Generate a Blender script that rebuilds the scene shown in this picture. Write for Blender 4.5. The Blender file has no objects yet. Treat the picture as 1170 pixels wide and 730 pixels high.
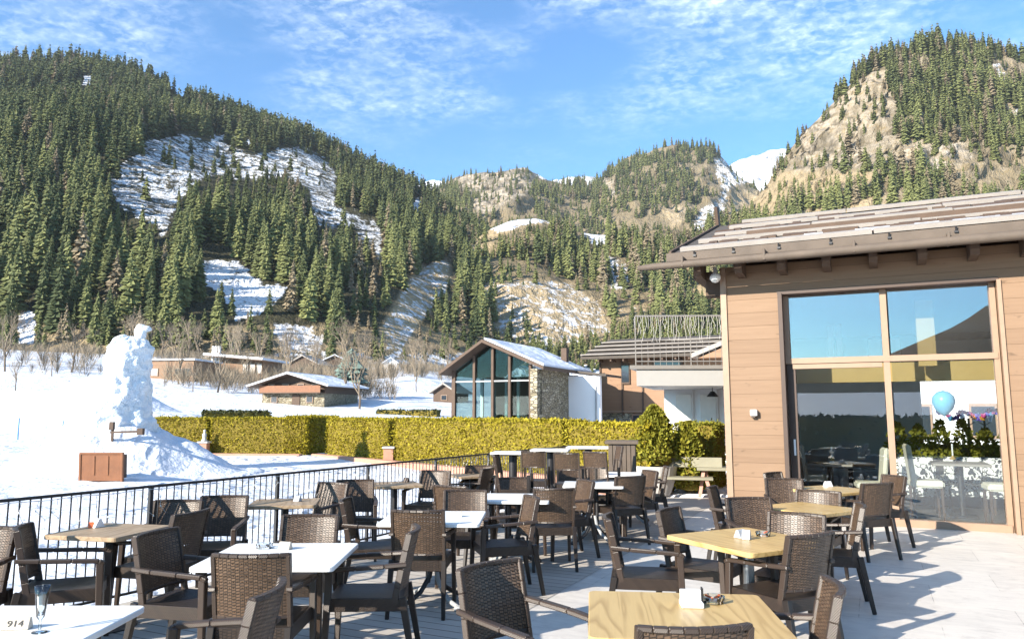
import bpy, bmesh, math, random
import numpy as np
from mathutils import Vector, Matrix, noise as mnoise

random.seed(7)
RNG = np.random.default_rng(11)
SC = bpy.context.scene
COL = SC.collection
R = math.radians
PI = math.pi

# ------------------------------------------------------------------ camera
H = 1.68
F = 850.0
HZ = 472.0
PITCH = math.atan((HZ - 365.0) / 850.0)
CP, SP = math.cos(PITCH), math.sin(PITCH)

def ray(px, py):
    X = (px - 585.0) / F
    U = (365.0 - py) / F
    return Vector((X, CP - U * SP, SP + U * CP))

def at_z(px, py, z):
    d = ray(px, py)
    return d * ((z - H) / d.z) + Vector((0, 0, H))

def at_d(px, py, dist):
    d = ray(px, py)
    return d * (dist / d.y) + Vector((0, 0, H))

def project(P):
    """world points (n,3) -> photograph pixels"""
    P = np.asarray(P, float)
    y, z = P[:, 1], P[:, 2] - H
    fwd = y * CP + z * SP
    up = -y * SP + z * CP
    fwd = np.where(fwd < 0.01, 0.01, fwd)
    return 585 + F * P[:, 0] / fwd, 365 - F * up / fwd

cam_data = bpy.data.cameras.new('camera')
cam = bpy.data.objects.new('camera', cam_data)
COL.objects.link(cam)
cam.location = (0, 0, H)
cam.rotation_euler = (PI / 2 + PITCH, 0, 0)
cam_data.sensor_width = 36
cam_data.lens = F / 1170.0 * 36
cam_data.clip_start = 0.05
cam_data.clip_end = 20000
SC.camera = cam

# ------------------------------------------------------------------ light
SUN_EL, SUN_AZ = R(23.5), R(40)        # shadows fall to +x, 30 deg towards +y
to_sun = Vector((-math.cos(SUN_AZ) * math.cos(SUN_EL), -math.sin(SUN_AZ) * math.cos(SUN_EL), math.sin(SUN_EL)))
sl = bpy.data.lights.new('sun', 'SUN')
sl.energy = 5.0
sl.angle = R(0.53)
sl.color = (1.0, 0.91, 0.79)
so = bpy.data.objects.new('sun', sl)
COL.objects.link(so)
so.rotation_euler = (-to_sun).to_track_quat('-Z', 'Y').to_euler()
so.location = to_sun * 50

SC.view_settings.view_transform = 'Standard'
SC.view_settings.look = 'None'
SC.view_settings.exposure = 1.52
SC.view_settings.gamma = 1
SC.render.engine = 'CYCLES'
SC.cycles.use_denoising = True
SC.cycles.max_bounces = 8
SC.cycles.diffuse_bounces = 3
SC.cycles.glossy_bounces = 4
SC.cycles.transparent_max_bounces = 12
SC.cycles.caustics_reflective = False
SC.cycles.caustics_refractive = False
SC.cycles.sample_clamp_indirect = 6

# ------------------------------------------------------------------ node helpers
class NT:
    def __init__(self, nt):
        self.nt = nt
        nt.nodes.clear()
    def n(self, t, **kw):
        nd = self.nt.nodes.new(t)
        for k, v in kw.items():
            if k in ('inputs',):
                continue
            setattr(nd, k, v)
        return nd
    def l(self, a, b):
        self.nt.links.new(a, b)
    def math(self, op, a, b=None, c=None, clamp=False):
        nd = self.nt.nodes.new('ShaderNodeMath')
        nd.operation = op
        nd.use_clamp = clamp
        for i, v in enumerate((a, b, c)):
            if v is None:
                continue
            if isinstance(v, (int, float)):
                nd.inputs[i].default_value = v
            else:
                self.l(v, nd.inputs[i])
        return nd.outputs[0]
    def vmath(self, op, a, b=None):
        nd = self.nt.nodes.new('ShaderNodeVectorMath')
        nd.operation = op
        for i, v in enumerate((a, b)):
            if v is None:
                continue
            if isinstance(v, (tuple, list)):
                nd.inputs[i].default_value = v
            else:
                self.l(v, nd.inputs[i])
        return nd.outputs[0]
    def mix(self, fac, a, b, blend='MIX'):
        nd = self.nt.nodes.new('ShaderNodeMix')
        nd.data_type = 'RGBA'
        nd.blend_type = blend
        for s, v in ((nd.inputs[0], fac), (nd.inputs[6], a), (nd.inputs[7], b)):
            if isinstance(v, (int, float)):
                s.default_value = v
            elif isinstance(v, (tuple, list)):
                s.default_value = (v[0], v[1], v[2], 1)
            else:
                self.l(v, s)
        return nd.outputs[2]
    def ramp(self, fac, stops):
        nd = self.nt.nodes.new('ShaderNodeValToRGB')
        cr = nd.color_ramp
        while len(cr.elements) < len(stops):
            cr.elements.new(0.5)
        for e, (p, c) in zip(cr.elements, stops):
            e.position = p
            e.color = (c, c, c, 1) if isinstance(c, (int, float)) else (c[0], c[1], c[2], 1)
        self.l(fac, nd.inputs[0])
        return nd.outputs[0]
    def noise(self, vec, scale, detail=4, rough=0.55, dist=0.0):
        nd = self.nt.nodes.new('ShaderNodeTexNoise')
        nd.inputs['Scale'].default_value = scale
        nd.inputs['Detail'].default_value = detail
        nd.inputs['Roughness'].default_value = rough
        nd.inputs['Distortion'].default_value = dist
        if vec is not None:
            self.l(vec, nd.inputs['Vector'])
        return nd.outputs['Fac']
    def mapping(self, vec, loc=(0, 0, 0), rot=(0, 0, 0), scale=(1, 1, 1)):
        nd = self.nt.nodes.new('ShaderNodeMapping')
        nd.inputs['Location'].default_value = loc
        nd.inputs['Rotation'].default_value = rot
        nd.inputs['Scale'].default_value = scale
        self.l(vec, nd.inputs['Vector'])
        return nd.outputs[0]
    def coord(self, which='Object'):
        return self.nt.nodes.new('ShaderNodeTexCoord').outputs[which]
    def bump(self, height, strength=0.3, dist=0.01):
        nd = self.nt.nodes.new('ShaderNodeBump')
        nd.inputs['Strength'].default_value = strength
        nd.inputs['Distance'].default_value = dist
        self.l(height, nd.inputs['Height'])
        return nd.outputs[0]
    def principled(self, color, rough=0.6, normal=None, metal=0.0, spec=0.5, **kw):
        nd = self.nt.nodes.new('ShaderNodeBsdfPrincipled')
        if isinstance(color, (tuple, list)):
            nd.inputs['Base Color'].default_value = (color[0], color[1], color[2], 1)
        else:
            self.l(color, nd.inputs['Base Color'])
        if isinstance(rough, (int, float)):
            nd.inputs['Roughness'].default_value = rough
        else:
            self.l(rough, nd.inputs['Roughness'])
        nd.inputs['Metallic'].default_value = metal
        nd.inputs['Specular IOR Level'].default_value = spec
        for k, v in kw.items():
            nd.inputs[k].default_value = v
        if normal is not None:
            self.l(normal, nd.inputs['Normal'])
        return nd.outputs[0]
    def out(self, sh):
        nd = self.nt.nodes.new('ShaderNodeOutputMaterial')
        self.l(sh, nd.inputs['Surface'])

def new_mat(name):
    m = bpy.data.materials.new(name)
    m.use_nodes = True
    return m, NT(m.node_tree)

def plain(name, color, rough=0.6, metal=0.0, spec=0.5, var=0.12, scale=6.0, bump=0.0, bscale=60.0):
    m, t = new_mat(name)
    co = t.coord()
    f = t.noise(co, scale, 5)
    lo = tuple(c * (1 - var) for c in color)
    hi = tuple(min(1, c * (1 + var)) for c in color)
    c = t.mix(f, lo, hi)
    nrm = None
    if bump:
        nrm = t.bump(t.noise(co, bscale, 4), bump, 0.01)
    t.out(t.principled(c, rough, nrm, metal, spec))
    return m

# ------------------------------------------------------------------ mesh collector
class MB:
    def __init__(self):
        self.v, self.f, self.mi = [], [], []
    def face(self, pts, mi=0):
        i = len(self.v)
        self.v.extend([tuple(p) for p in pts])
        self.f.append(tuple(range(i, i + len(pts))))
        self.mi.append(mi)
    def frame(self, o, ax, ay, az, mi=0):
        """box with centre o and half-axes ax, ay, az"""
        o, ax, ay, az = Vector(o), Vector(ax), Vector(ay), Vector(az)
        if ax.cross(ay).dot(az) < 0:
            az = -az
        i = len(self.v)
        for sx, sy, sz in ((-1, -1, -1), (1, -1, -1), (1, 1, -1), (-1, 1, -1), (-1, -1, 1), (1, -1, 1), (1, 1, 1), (-1, 1, 1)):
            self.v.append(tuple(o + ax * sx + ay * sy + az * sz))
        for q in ((3, 2, 1, 0), (4, 5, 6, 7), (0, 1, 5, 4), (1, 2, 6, 5), (2, 3, 7, 6), (3, 0, 4, 7)):
            self.f.append(tuple(i + k for k in q))
            self.mi.append(mi)
        return self
    def box(self, c, s, mi=0, rz=0):
        ca, sa = math.cos(rz), math.sin(rz)
        return self.frame(c, (s[0] / 2 * ca, s[0] / 2 * sa, 0), (-s[1] / 2 * sa, s[1] / 2 * ca, 0), (0, 0, s[2] / 2), mi)
    def beam(self, p0, p1, w, h, mi=0, w1=None, h1=None, up=(0, 0, 1)):
        p0, p1 = Vector(p0), Vector(p1)
        d = (p1 - p0).normalized()
        u = Vector(up)
        if abs(d.dot(u)) > 0.95:
            u = Vector((1, 0, 0))
        sx = d.cross(u).normalized()
        sz = sx.cross(d).normalized()
        w1 = w if w1 is None else w1
        h1 = h if h1 is None else h1
        i = len(self.v)
        for p, ww, hh in ((p0, w, h), (p1, w1, h1)):
            for a, b in ((-1, -1), (1, -1), (1, 1), (-1, 1)):
                self.v.append(tuple(p + sx * (a * ww / 2) + sz * (b * hh / 2)))
        for q in ((0, 1, 2, 3), (7, 6, 5, 4), (1, 0, 4, 5), (2, 1, 5, 6), (3, 2, 6, 7), (0, 3, 7, 4)):
            self.f.append(tuple(i + k for k in q))
            self.mi.append(mi)
        return self
    def tube(self, pts, rad, n=8, mi=0, cap=True):
        pts = [Vector(p) for p in pts]
        if isinstance(rad, (int, float)):
            rad = [rad] * len(pts)
        i0 = len(self.v)
        prev = None
        for k, p in enumerate(pts):
            d = (pts[min(k + 1, len(pts) - 1)] - pts[max(k - 1, 0)]).normalized()
            if prev is None:
                u = Vector((0, 0, 1)) if abs(d.z) < 0.9 else Vector((1, 0, 0))
                sx = d.cross(u).normalized()
            else:
                sx = (prev - d * prev.dot(d)).normalized()
            prev = sx
            sy = d.cross(sx)
            for a in range(n):
                t = 2 * PI * a / n
                self.v.append(tuple(p + (sx * math.cos(t) + sy * math.sin(t)) * rad[k]))
        for k in range(len(pts) - 1):
            for a in range(n):
                b = (a + 1) % n
                self.f.append((i0 + k * n + a, i0 + k * n + b, i0 + (k + 1) * n + b, i0 + (k + 1) * n + a))
                self.mi.append(mi)
        if cap:
            self.f.append(tuple(i0 + a for a in reversed(range(n))))
            self.mi.append(mi)
            self.f.append(tuple(i0 + (len(pts) - 1) * n + a for a in range(n)))
            self.mi.append(mi)
        return self
    def lathe(self, prof, n=16, c=(0, 0, 0), mi=0):
        i0 = len(self.v)
        for r, z in prof:
            for a in range(n):
                t = 2 * PI * a / n
                self.v.append((c[0] + r * math.cos(t), c[1] + r * math.sin(t), c[2] + z))
        for k in range(len(prof) - 1):
            for a in range(n):
                b = (a + 1) % n
                self.f.append((i0 + k * n + a, i0 + k * n + b, i0 + (k + 1) * n + b, i0 + (k + 1) * n + a))
                self.mi.append(mi)
        return self
    def prism(self, poly, ext, mi=0):
        """extrude polygon (list of 3d points) by vector ext"""
        poly = [Vector(p) for p in poly]
        ext = Vector(ext)
        n = len(poly)
        i = len(self.v)
        self.v.extend([tuple(p) for p in poly] + [tuple(p + ext) for p in poly])
        self.f.append(tuple(i + k for k in range(n)))
        self.f.append(tuple(i + n + k for k in reversed(range(n))))
        self.mi += [mi, mi]
        for k in range(n):
            b = (k + 1) % n
            self.f.append((i + b, i + k, i + n + k, i + n + b))
            self.mi.append(mi)
        return self
    def build(self, name, mats, parent=None, bevel=0.0, smooth=False, segs=1, recalc=True):
        me = bpy.data.meshes.new(name)
        me.from_pydata(self.v, [], self.f)
        if not isinstance(mats, (list, tuple)):
            mats = [mats]
        for m in mats:
            me.materials.append(m)
        me.polygons.foreach_set('material_index', self.mi)
        bm = bmesh.new()
        bm.from_mesh(me)
        if recalc:
            bmesh.ops.recalc_face_normals(bm, faces=bm.faces)
        if bevel:
            ed = [e for e in bm.edges if len(e.link_faces) == 2 and e.calc_face_angle(0) > 0.5]
            bmesh.ops.bevel(bm, geom=ed, offset=bevel, segments=segs, affect='EDGES', clamp_overlap=True)
        bm.to_mesh(me)
        bm.free()
        if smooth:
            me.polygons.foreach_set('use_smooth', [True] * len(me.polygons))
        me.update()
        o = bpy.data.objects.new(name, me)
        COL.objects.link(o)
        if parent is not None:
            o.parent = parent
        return o

def np_mesh(name, V, Fidx, mats, mat_idx=None, smooth=False, attrs=None, parent=None):
    """V (n,3), Fidx (m,k) uniform polygons"""
    me = bpy.data.meshes.new(name)
    V = np.ascontiguousarray(V, dtype=np.float32)
    Fidx = np.ascontiguousarray(Fidx, dtype=np.int32)
    m, k = Fidx.shape
    me.vertices.add(len(V))
    me.vertices.foreach_set('co', V.ravel())
    me.loops.add(m * k)
    me.loops.foreach_set('vertex_index', Fidx.ravel())
    me.polygons.add(m)
    me.polygons.foreach_set('loop_start', np.arange(0, m * k, k, dtype=np.int32))
    for mt in (mats if isinstance(mats, (list, tuple)) else [mats]):
        me.materials.append(mt)
    if mat_idx is not None:
        me.polygons.foreach_set('material_index', np.asarray(mat_idx, dtype=np.int32))
    me.update(calc_edges=True)
    me.validate()
    me.polygons.foreach_set('use_smooth', np.full(len(me.polygons), smooth))
    for an, av in (attrs or {}).items():
        a = me.attributes.new(an, 'FLOAT', 'POINT')
        a.data.foreach_set('value', np.asarray(av, dtype=np.float32))
    o = bpy.data.objects.new(name, me)
    COL.objects.link(o)
    if parent is not None:
        o.parent = parent
    return o

def tag(o, label=None, cat=None, group=None, kind=None):
    if label:
        o['label'] = label
    if cat:
        o['category'] = cat
    if group:
        o['group'] = group
    if kind:
        o['kind'] = kind
    return o

def thing(name, label, cat, loc=(0, 0, 0), rz=0.0, group=None, scale=1.0):
    o = bpy.data.objects.new(name, None)
    o.empty_display_size = 0.2
    COL.objects.link(o)
    o.location = loc
    o.rotation_euler = (0, 0, rz)
    o.scale = (scale,) * 3 if isinstance(scale, (int, float)) else scale
    return tag(o, label, cat, group)

KIDS = {}
def children(o):
    return list(o.children)

def copy_tree(o, parent=None):
    c = o.copy()
    COL.objects.link(c)
    if parent is not None:
        c.parent = parent
    for ch in children(o):
        copy_tree(ch, c)
    return c

# ------------------------------------------------------------------ numpy value noise
_perm = RNG.random((64, 64, 64)).astype(np.float32)
def vnoise(p):
    p = np.asarray(p, float)
    i = np.floor(p).astype(int)
    f = p - i
    f = f * f * (3 - 2 * f)
    out = 0
    for dx in (0, 1):
        for dy in (0, 1):
            for dz in (0, 1):
                w = (f[:, 0] if dx else 1 - f[:, 0]) * (f[:, 1] if dy else 1 - f[:, 1]) * (f[:, 2] if dz else 1 - f[:, 2])
                out = out + w * _perm[(i[:, 0] + dx) % 64, (i[:, 1] + dy) % 64, (i[:, 2] + dz) % 64]
    return out * 2 - 1

def fbm(p, octv=4):
    p = np.asarray(p, float)
    s, a, tot = 0, 1.0, 0
    for _ in range(octv):
        s = s + a * vnoise(p)
        tot += a
        a *= 0.5
        p = p * 2.03 + 17.3
    return s / tot

def inpoly(px, py, poly):
    px, py = np.asarray(px), np.asarray(py)
    res = np.zeros(px.shape, bool)
    n = len(poly)
    for i in range(n):
        x1, y1 = poly[i]
        x2, y2 = poly[(i + 1) % n]
        c = ((y1 > py) != (y2 > py)) & (px < (x2 - x1) * (py - y1) / ((y2 - y1) or 1e-9) + x1)
        res ^= c
    return res

# ------------------------------------------------------------------ world
wd = bpy.data.worlds.new('World')
SC.world = wd
wd.use_nodes = True
t = NT(wd.node_tree)
sky = t.n('ShaderNodeTexSky', sky_type='NISHITA', sun_disc=False, sun_elevation=SUN_EL,
          sun_rotation=math.atan2(to_sun.x, to_sun.y), altitude=900, air_density=1.0, dust_density=1.1, ozone_density=1.6)
dirv = t.coord('Generated')
sep = t.n('ShaderNodeSeparateXYZ')
t.l(dirv, sep.inputs[0])
den = t.math('MAXIMUM', t.math('ADD', sep.outputs[2], 0.10), 0.06)
cx = t.math('DIVIDE', sep.outputs[0], den)
cy = t.math('DIVIDE', sep.outputs[1], den)
cmb = t.n('ShaderNodeCombineXYZ')
t.l(cx, cmb.inputs[0]); t.l(cy, cmb.inputs[1])
pl = t.mapping(cmb.outputs[0], (1.7, 0.6, 0), (0, 0, 0.5), (1.35, 1.6, 1))
big = t.ramp(t.noise(pl, 1.25, 3, 0.5), [(0.41, 0.0), (0.64, 1.0)])
veil = t.ramp(t.noise(pl, 7.5, 6, 0.60, 0.25), [(0.42, 0.0), (0.85, 1.0)])
fine = t.ramp(t.noise(pl, 26.0, 5, 0.58, 0.3), [(0.44, 0.0), (0.74, 1.0)])
cl = t.math('MULTIPLY', big, t.math('ADD', t.math('MULTIPLY', veil, 0.60), t.math('MULTIPLY', fine, 0.45)), clamp=True)
elev = t.n('ShaderNodeMapRange', interpolation_type='SMOOTHSTEP')
t.l(sep.outputs[2], elev.inputs['Value'])
elev.inputs['From Min'].default_value = 0.30
elev.inputs['From Max'].default_value = 0.46
cl = t.math('MULTIPLY', cl, elev.outputs[0])
cl = t.math('MULTIPLY', cl, 1.0, clamp=True)
skyc = t.mix(1.0, sky.outputs[0], (0.47, 1.05, 1.46), 'MULTIPLY')
colr = t.mix(cl, skyc, (9.2, 9.9, 11.0))
bg = t.n('ShaderNodeBackground')
t.l(colr, bg.inputs[0])
bg.inputs[1].default_value = 0.072
wo = t.n('ShaderNodeOutputWorld')
t.l(bg.outputs[0], wo.inputs[0])
# ------------------------------------------------------------------ frames of reference for the terrace
RA = at_z(0, 571, 1.02); RB = at_z(556, 518, 1.02)
RA.z = RB.z = 0
RD = (RB - RA).normalized()                     # along the railing
U = Vector((0.901, -0.434, 0)).normalized()     # along the restaurant front
VH = Vector((-U.y, U.x, 0))                     # into the restaurant
_b = at_z(1100, 607, 0)
_r = (830 - 585) / F * math.cos(PITCH)
_s = (_b.x - _r * _b.y) / (U.x - _r * U.y)
P0 = Vector((_b.x, _b.y, 0)) - U * _s            # restaurant corner
KS_ = 1.055
def W(tt, L, z):
    return P0 + (U * tt + VH * L + Vector((0, 0, z))) * KS_
TILE_A = math.atan2(U.y, U.x)
def rise(d):
    """the meadow climbs gently away from the terrace"""
    return max(0.0, 0.0165 * d - 0.07)
def cv(x, d, z):
    px, py = 585 + 850 * x / d, 458 + 850 * (1.75 - z) / d
    p = at_z(px, py, z)
    return (p.x, p.y)

# ------------------------------------------------------------------ materials
M = {}
def snow_material(name, dirt=0.0):
    m, t = new_mat(name)
    co = t.coord()
    n1 = t.noise(co, 0.25, 6, 0.6)
    n2 = t.noise(co, 5.0, 5, 0.6)
    c = t.mix(n1, (0.60, 0.63, 0.69), (0.70, 0.73, 0.77))
    vo = t.n('ShaderNodeTexVoronoi'); vo.feature = 'F1'
    t.l(t.mapping(co, (0, 0, 0), (0, 0, 0.6), (2.1, 1.3, 0.2)), vo.inputs['Vector']); vo.inputs['Scale'].default_value = 1.0
    path = t.ramp(t.noise(co, 0.13, 3, 0.5, 0.8), [(0.46, 0.0), (0.50, 1.0), (0.56, 1.0), (0.60, 0.0)])
    dim = t.math('MULTIPLY', t.ramp(vo.outputs['Distance'], [(0.10, 0.0), (0.30, 1.0)]), path)
    h = t.math('ADD', t.math('MULTIPLY', n1, 3.0), t.math('ADD', t.math('MULTIPLY', n2, 0.22), t.math('MULTIPLY', dim, 0.35)))
    t.out(t.principled(c, 0.55, t.bump(h, 0.65, 0.35), 0, 0.25))
    return m
M['snow'] = snow_material('snow')

m, t = new_mat('packed_snow_ice')
co = t.coord()
n1 = t.noise(co, 1.6, 6, 0.62); n2 = t.noise(co, 9.0, 5, 0.6)
c = t.mix(t.ramp(n1, [(0.35, 0.0), (0.65, 1.0)]), (0.66, 0.75, 0.80), (0.84, 0.87, 0.89))
h = t.math('ADD', n1, t.math('MULTIPLY', n2, 0.35))
t.out(t.principled(c, 0.45, t.bump(h, 0.9, 0.25), 0, 0.35))
M['ice'] = m

# --- mountain ground: snow / rock / grass by stored terrain masks
m, t = new_mat('mountain_ground')
co = t.coord()
def attr(t, nm):
    nd = t.n('ShaderNodeAttribute'); nd.attribute_name = nm
    return nd.outputs['Fac']
sn, rk, gr = attr(t, 'snow'), attr(t, 'rock'), attr(t, 'grass')
nA = t.noise(co, 0.035, 6, 0.62); nB = t.noise(co, 0.16, 6, 0.68); nC = t.noise(co, 0.55, 4, 0.6)
floor_c = t.mix(nB, (0.030, 0.032, 0.016), (0.075, 0.066, 0.036))
grass_c = t.mix(nB, (0.25, 0.185, 0.10), (0.46, 0.36, 0.22))
strat = t.noise(t.mapping(co, (0, 0, 0), (0.25, 0.15, 0), (0.02, 0.02, 0.22)), 1.0, 6, 0.65)
rock_c = t.mix(t.ramp(strat, [(0.3, 0.0), (0.7, 1.0)]), (0.22, 0.18, 0.13), (0.52, 0.45, 0.36))
rock_c = t.mix(t.ramp(nB, [(0.50, 0.0), (0.62, 1.0)]), rock_c, (0.25, 0.185, 0.095))
gul = t.noise(t.mapping(co, (0, 0, 0), (0, 0, 0), (0.075, 0.03, 0.014)), 1.0, 6, 0.65, 0.5)
rock_c = t.mix(t.ramp(gul, [(0.36, 0.0), (0.52, 1.0)]), (0.10, 0.085, 0.06), rock_c)
c = t.mix(gr, floor_c, grass_c)
c = t.mix(rk, c, rock_c)
br = t.math('ADD', t.math('MULTIPLY', nB, 0.75), t.math('MULTIPLY', nC, 0.45))
sth = t.math('SUBTRACT', t.math('MULTIPLY', sn, 0.98), t.math('MULTIPLY', br, 1.0))
smask = t.ramp(t.math('ADD', sth, 0.5), [(0.48, 0.0), (0.60, 1.0)])
c = t.mix(smask, c, (0.80, 0.82, 0.86))
h = t.math('ADD', t.math('MULTIPLY', nA, 6.0), t.math('ADD', t.math('MULTIPLY', gul, 5.0), t.math('ADD', t.math('MULTIPLY', nB, 2.0), t.math('MULTIPLY', nC, 0.5))))
t.out(t.principled(c, 0.85, t.bump(h, 0.9, 2.4), 0, 0.15))
M['mountain'] = m

m, t = new_mat('rock_peak_snow')
co = t.coord()
nB = t.noise(co, 0.012, 7, 0.68)
geo = t.n('ShaderNodeNewGeometry')
c = t.mix(t.ramp(nB, [(0.47, 0.0), (0.58, 1.0)]), (0.70, 0.72, 0.77), (0.30, 0.29, 0.29))
t.out(t.principled(c, 0.8, t.bump(t.noise(co, 0.01, 8, 0.65), 1.0, 40), 0, 0.15))
M['peak'] = m

def foliage(name, lo, hi, per_object=True, top=None):
    m, t = new_mat(name)
    co = t.coord()
    geo = t.n('ShaderNodeNewGeometry')
    if per_object:
        f = t.n('ShaderNodeObjectInfo').outputs['Random']
    else:
        f = attr(t, 'tone')
    n = t.noise(geo.outputs['Position'], 0.55, 3)
    f2 = t.math('ADD', t.math('MULTIPLY', f, 0.75), t.math('MULTIPLY', n, 0.35), clamp=True)
    c = t.mix(f2, lo, hi)
    t.out(t.principled(c, 0.75, None, 0, 0.25))
    return m
CON_LO, CON_HI = (0.020, 0.036, 0.015), (0.185, 0.196, 0.068)
M['conifer'] = foliage('conifer_needles', CON_LO, CON_HI)
M['conifer_mass'] = foliage('conifer_needles_far', CON_LO, CON_HI, False)
M['bark'] = plain('bark', (0.14, 0.105, 0.075), 0.9, var=0.35, scale=3)
M['larch'] = foliage('bare_larch_twigs', (0.17, 0.135, 0.085), (0.26, 0.21, 0.13))
M['twig'] = foliage('bare_twigs', (0.16, 0.125, 0.09), (0.30, 0.24, 0.17))
M['brush'] = foliage('dry_brush', (0.15, 0.12, 0.085), (0.30, 0.24, 0.165), False)
M['blue_spruce'] = plain('blue_spruce_needles', (0.12, 0.17, 0.14), 0.8, var=0.4, scale=3)
M['hedge'] = foliage('thuja_gold_leaves', (0.185, 0.160, 0.012), (0.37, 0.300, 0.018), False)
M['hedge_core'] = plain('hedge_core', (0.16, 0.12, 0.012), 0.9, var=0.4, scale=9)
M['thuja'] = foliage('thuja_leaves', (0.10, 0.115, 0.014), (0.26, 0.235, 0.024), False)
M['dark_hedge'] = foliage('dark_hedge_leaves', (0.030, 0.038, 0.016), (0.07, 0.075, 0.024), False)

# --- rattan weave
def weave(name, holes, colA, colB, vert=False):
    m, t = new_mat(name)
    co = t.coord('Object')
    sp = t.n('ShaderNodeSeparateXYZ'); t.l(co, sp.inputs[0])
    cb = t.n('ShaderNodeCombineXYZ')
    t.l(sp.outputs[1], cb.inputs[1])
    hgt_ = t.math('ADD', sp.outputs[2], t.math('MULTIPLY', sp.outputs[0], 0.25 if not vert else 1.0))
    t.l(t.math('ADD', hgt_, t.math('MULTIPLY', sp.outputs[1], 0.12)), cb.inputs[0])
    bt = t.n('ShaderNodeTexBrick')
    t.l(cb.outputs[0], bt.inputs['Vector'])
    bt.inputs['Scale'].default_value = 1.0
    bt.inputs['Brick Width'].default_value = 0.0165
    bt.inputs['Row Height'].default_value = 0.0290
    bt.inputs['Mortar Size'].default_value = 0.0026
    bt.inputs['Mortar Smooth'].default_value = 0.6
    bt.inputs['Color1'].default_value = (*colA, 1)
    bt.inputs['Color2'].default_value = (*colB, 1)
    bt.inputs['Mortar'].default_value = (colA[0] * 0.12, colA[1] * 0.12, colA[2] * 0.12, 1)
    inv = t.math('SUBTRACT', 1.0, bt.outputs['Fac'])
    sh = t.principled(bt.outputs['Color'], 0.42, t.bump(inv, 1.0, 0.006), 0, 0.55)
    if holes:
        fy = t.math('SUBTRACT', t.math('FRACT', t.math('DIVIDE', sp.outputs[1], 0.029)), 0.5)
        fz = t.math('SUBTRACT', t.math('FRACT', t.math('DIVIDE', hgt_, 0.033)), 0.5)
        d = t.math('ADD', t.math('MULTIPLY', fy, fy), t.math('MULTIPLY', fz, fz))
        hole = t.math('LESS_THAN', d, 0.016)
        tr = t.n('ShaderNodeBsdfTransparent')
        mx = t.n('ShaderNodeMixShader')
        t.l(hole, mx.inputs[0]); t.l(sh, mx.inputs[1]); t.l(tr.outputs[0], mx.inputs[2])
        sh = mx.outputs[0]
    t.out(sh)
    return m
RB1, RB2 = (0.135, 0.085, 0.052), (0.076, 0.047, 0.028)
M['weave_back'] = weave('rattan_weave_back', True, RB1, RB2)
M['weave_seat'] = weave('rattan_weave_seat', False, (0.042, 0.027, 0.018), (0.024, 0.015, 0.010), True)
m, t = new_mat('rattan_frame')
co = t.coord()
w = t.n('ShaderNodeTexWave'); w.wave_type = 'BANDS'; w.bands_direction = 'DIAGONAL'
w.inputs['Scale'].default_value = 55; w.inputs['Distortion'].default_value = 0.5
t.l(co, w.inputs['Vector'])
t.out(t.principled(t.mix(w.outputs['Fac'], (0.022, 0.014, 0.010), (0.064, 0.043, 0.030)), 0.36, t.bump(w.outputs['Fac'], 0.5, 0.003), 0, 0.5))
M['rattan_frame'] = m
M['chair_leg'] = plain('dark_plastic_leg', (0.013, 0.009, 0.007), 0.42, var=0.2, scale=14)

# --- table tops
m, t = new_mat('white_laminate')
co = t.coord()
n = t.noise(co, 2.2, 5)
t.out(t.principled(t.mix(n, (0.70, 0.70, 0.68), (0.80, 0.80, 0.78)), t.math('ADD', t.math('MULTIPLY', n, 0.2), 0.28), None, 0, 0.5))
M['white_top'] = m

def oak(name, lo, hi, dark, rough=0.35, scale=1.0):
    m, t = new_mat(name)
    co = t.coord()
    v = t.mapping(co, (0.13, 0.4, 0), (0, 0, 0), (5.5 * scale, 0.55 * scale, 4))
    sx_ = t.n('ShaderNodeSeparateXYZ'); t.l(co, sx_.inputs[0])
    lam = t.math('FLOOR', t.math('DIVIDE', sx_.outputs[0], 0.145))
    wl_ = t.n('ShaderNodeTexWhiteNoise', noise_dimensions='1D'); t.l(lam, wl_.inputs['W'])
    of_ = t.n('ShaderNodeCombineXYZ'); t.l(t.math('MULTIPLY', wl_.outputs['Value'], 9.0), of_.inputs[1])
    v = t.vmath('ADD', v, of_.outputs[0])
    n = t.noise(v, 1.0, 2, 0.45, 0.35)
    rings = t.math('FRACT', t.math('MULTIPLY', n, 11.0))
    r2 = t.ramp(rings, [(0.0, 0.15), (0.35, 0.9), (0.8, 1.0), (1.0, 0.1)])
    fib = t.noise(t.mapping(co, (0, 0, 0), (0, 0, 0), (120, 4, 60)), 1.0, 3, 0.6)
    c = t.mix(r2, lo, hi)
    c = t.mix(t.math('MULTIPLY', wl_.outputs['Value'], 0.35), c, tuple(0.72 * x for x in hi))
    c = t.mix(t.math('MULTIPLY', fib, 0.35), c, dark)
    t.out(t.principled(c, rough, t.bump(fib, 0.1, 0.002), 0, 0.5))
    return m
M['oak'] = oak('oak_top', (0.36, 0.225, 0.075), (0.58, 0.405, 0.165), (0.30, 0.18, 0.065))
M['old_oak'] = oak('weathered_top', (0.23, 0.155, 0.085), (0.40, 0.30, 0.19), (0.15, 0.10, 0.06), 0.5)
M['edge_oak'] = oak('oak_edge', (0.52, 0.36, 0.15), (0.66, 0.48, 0.23), (0.36, 0.24, 0.1))

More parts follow.
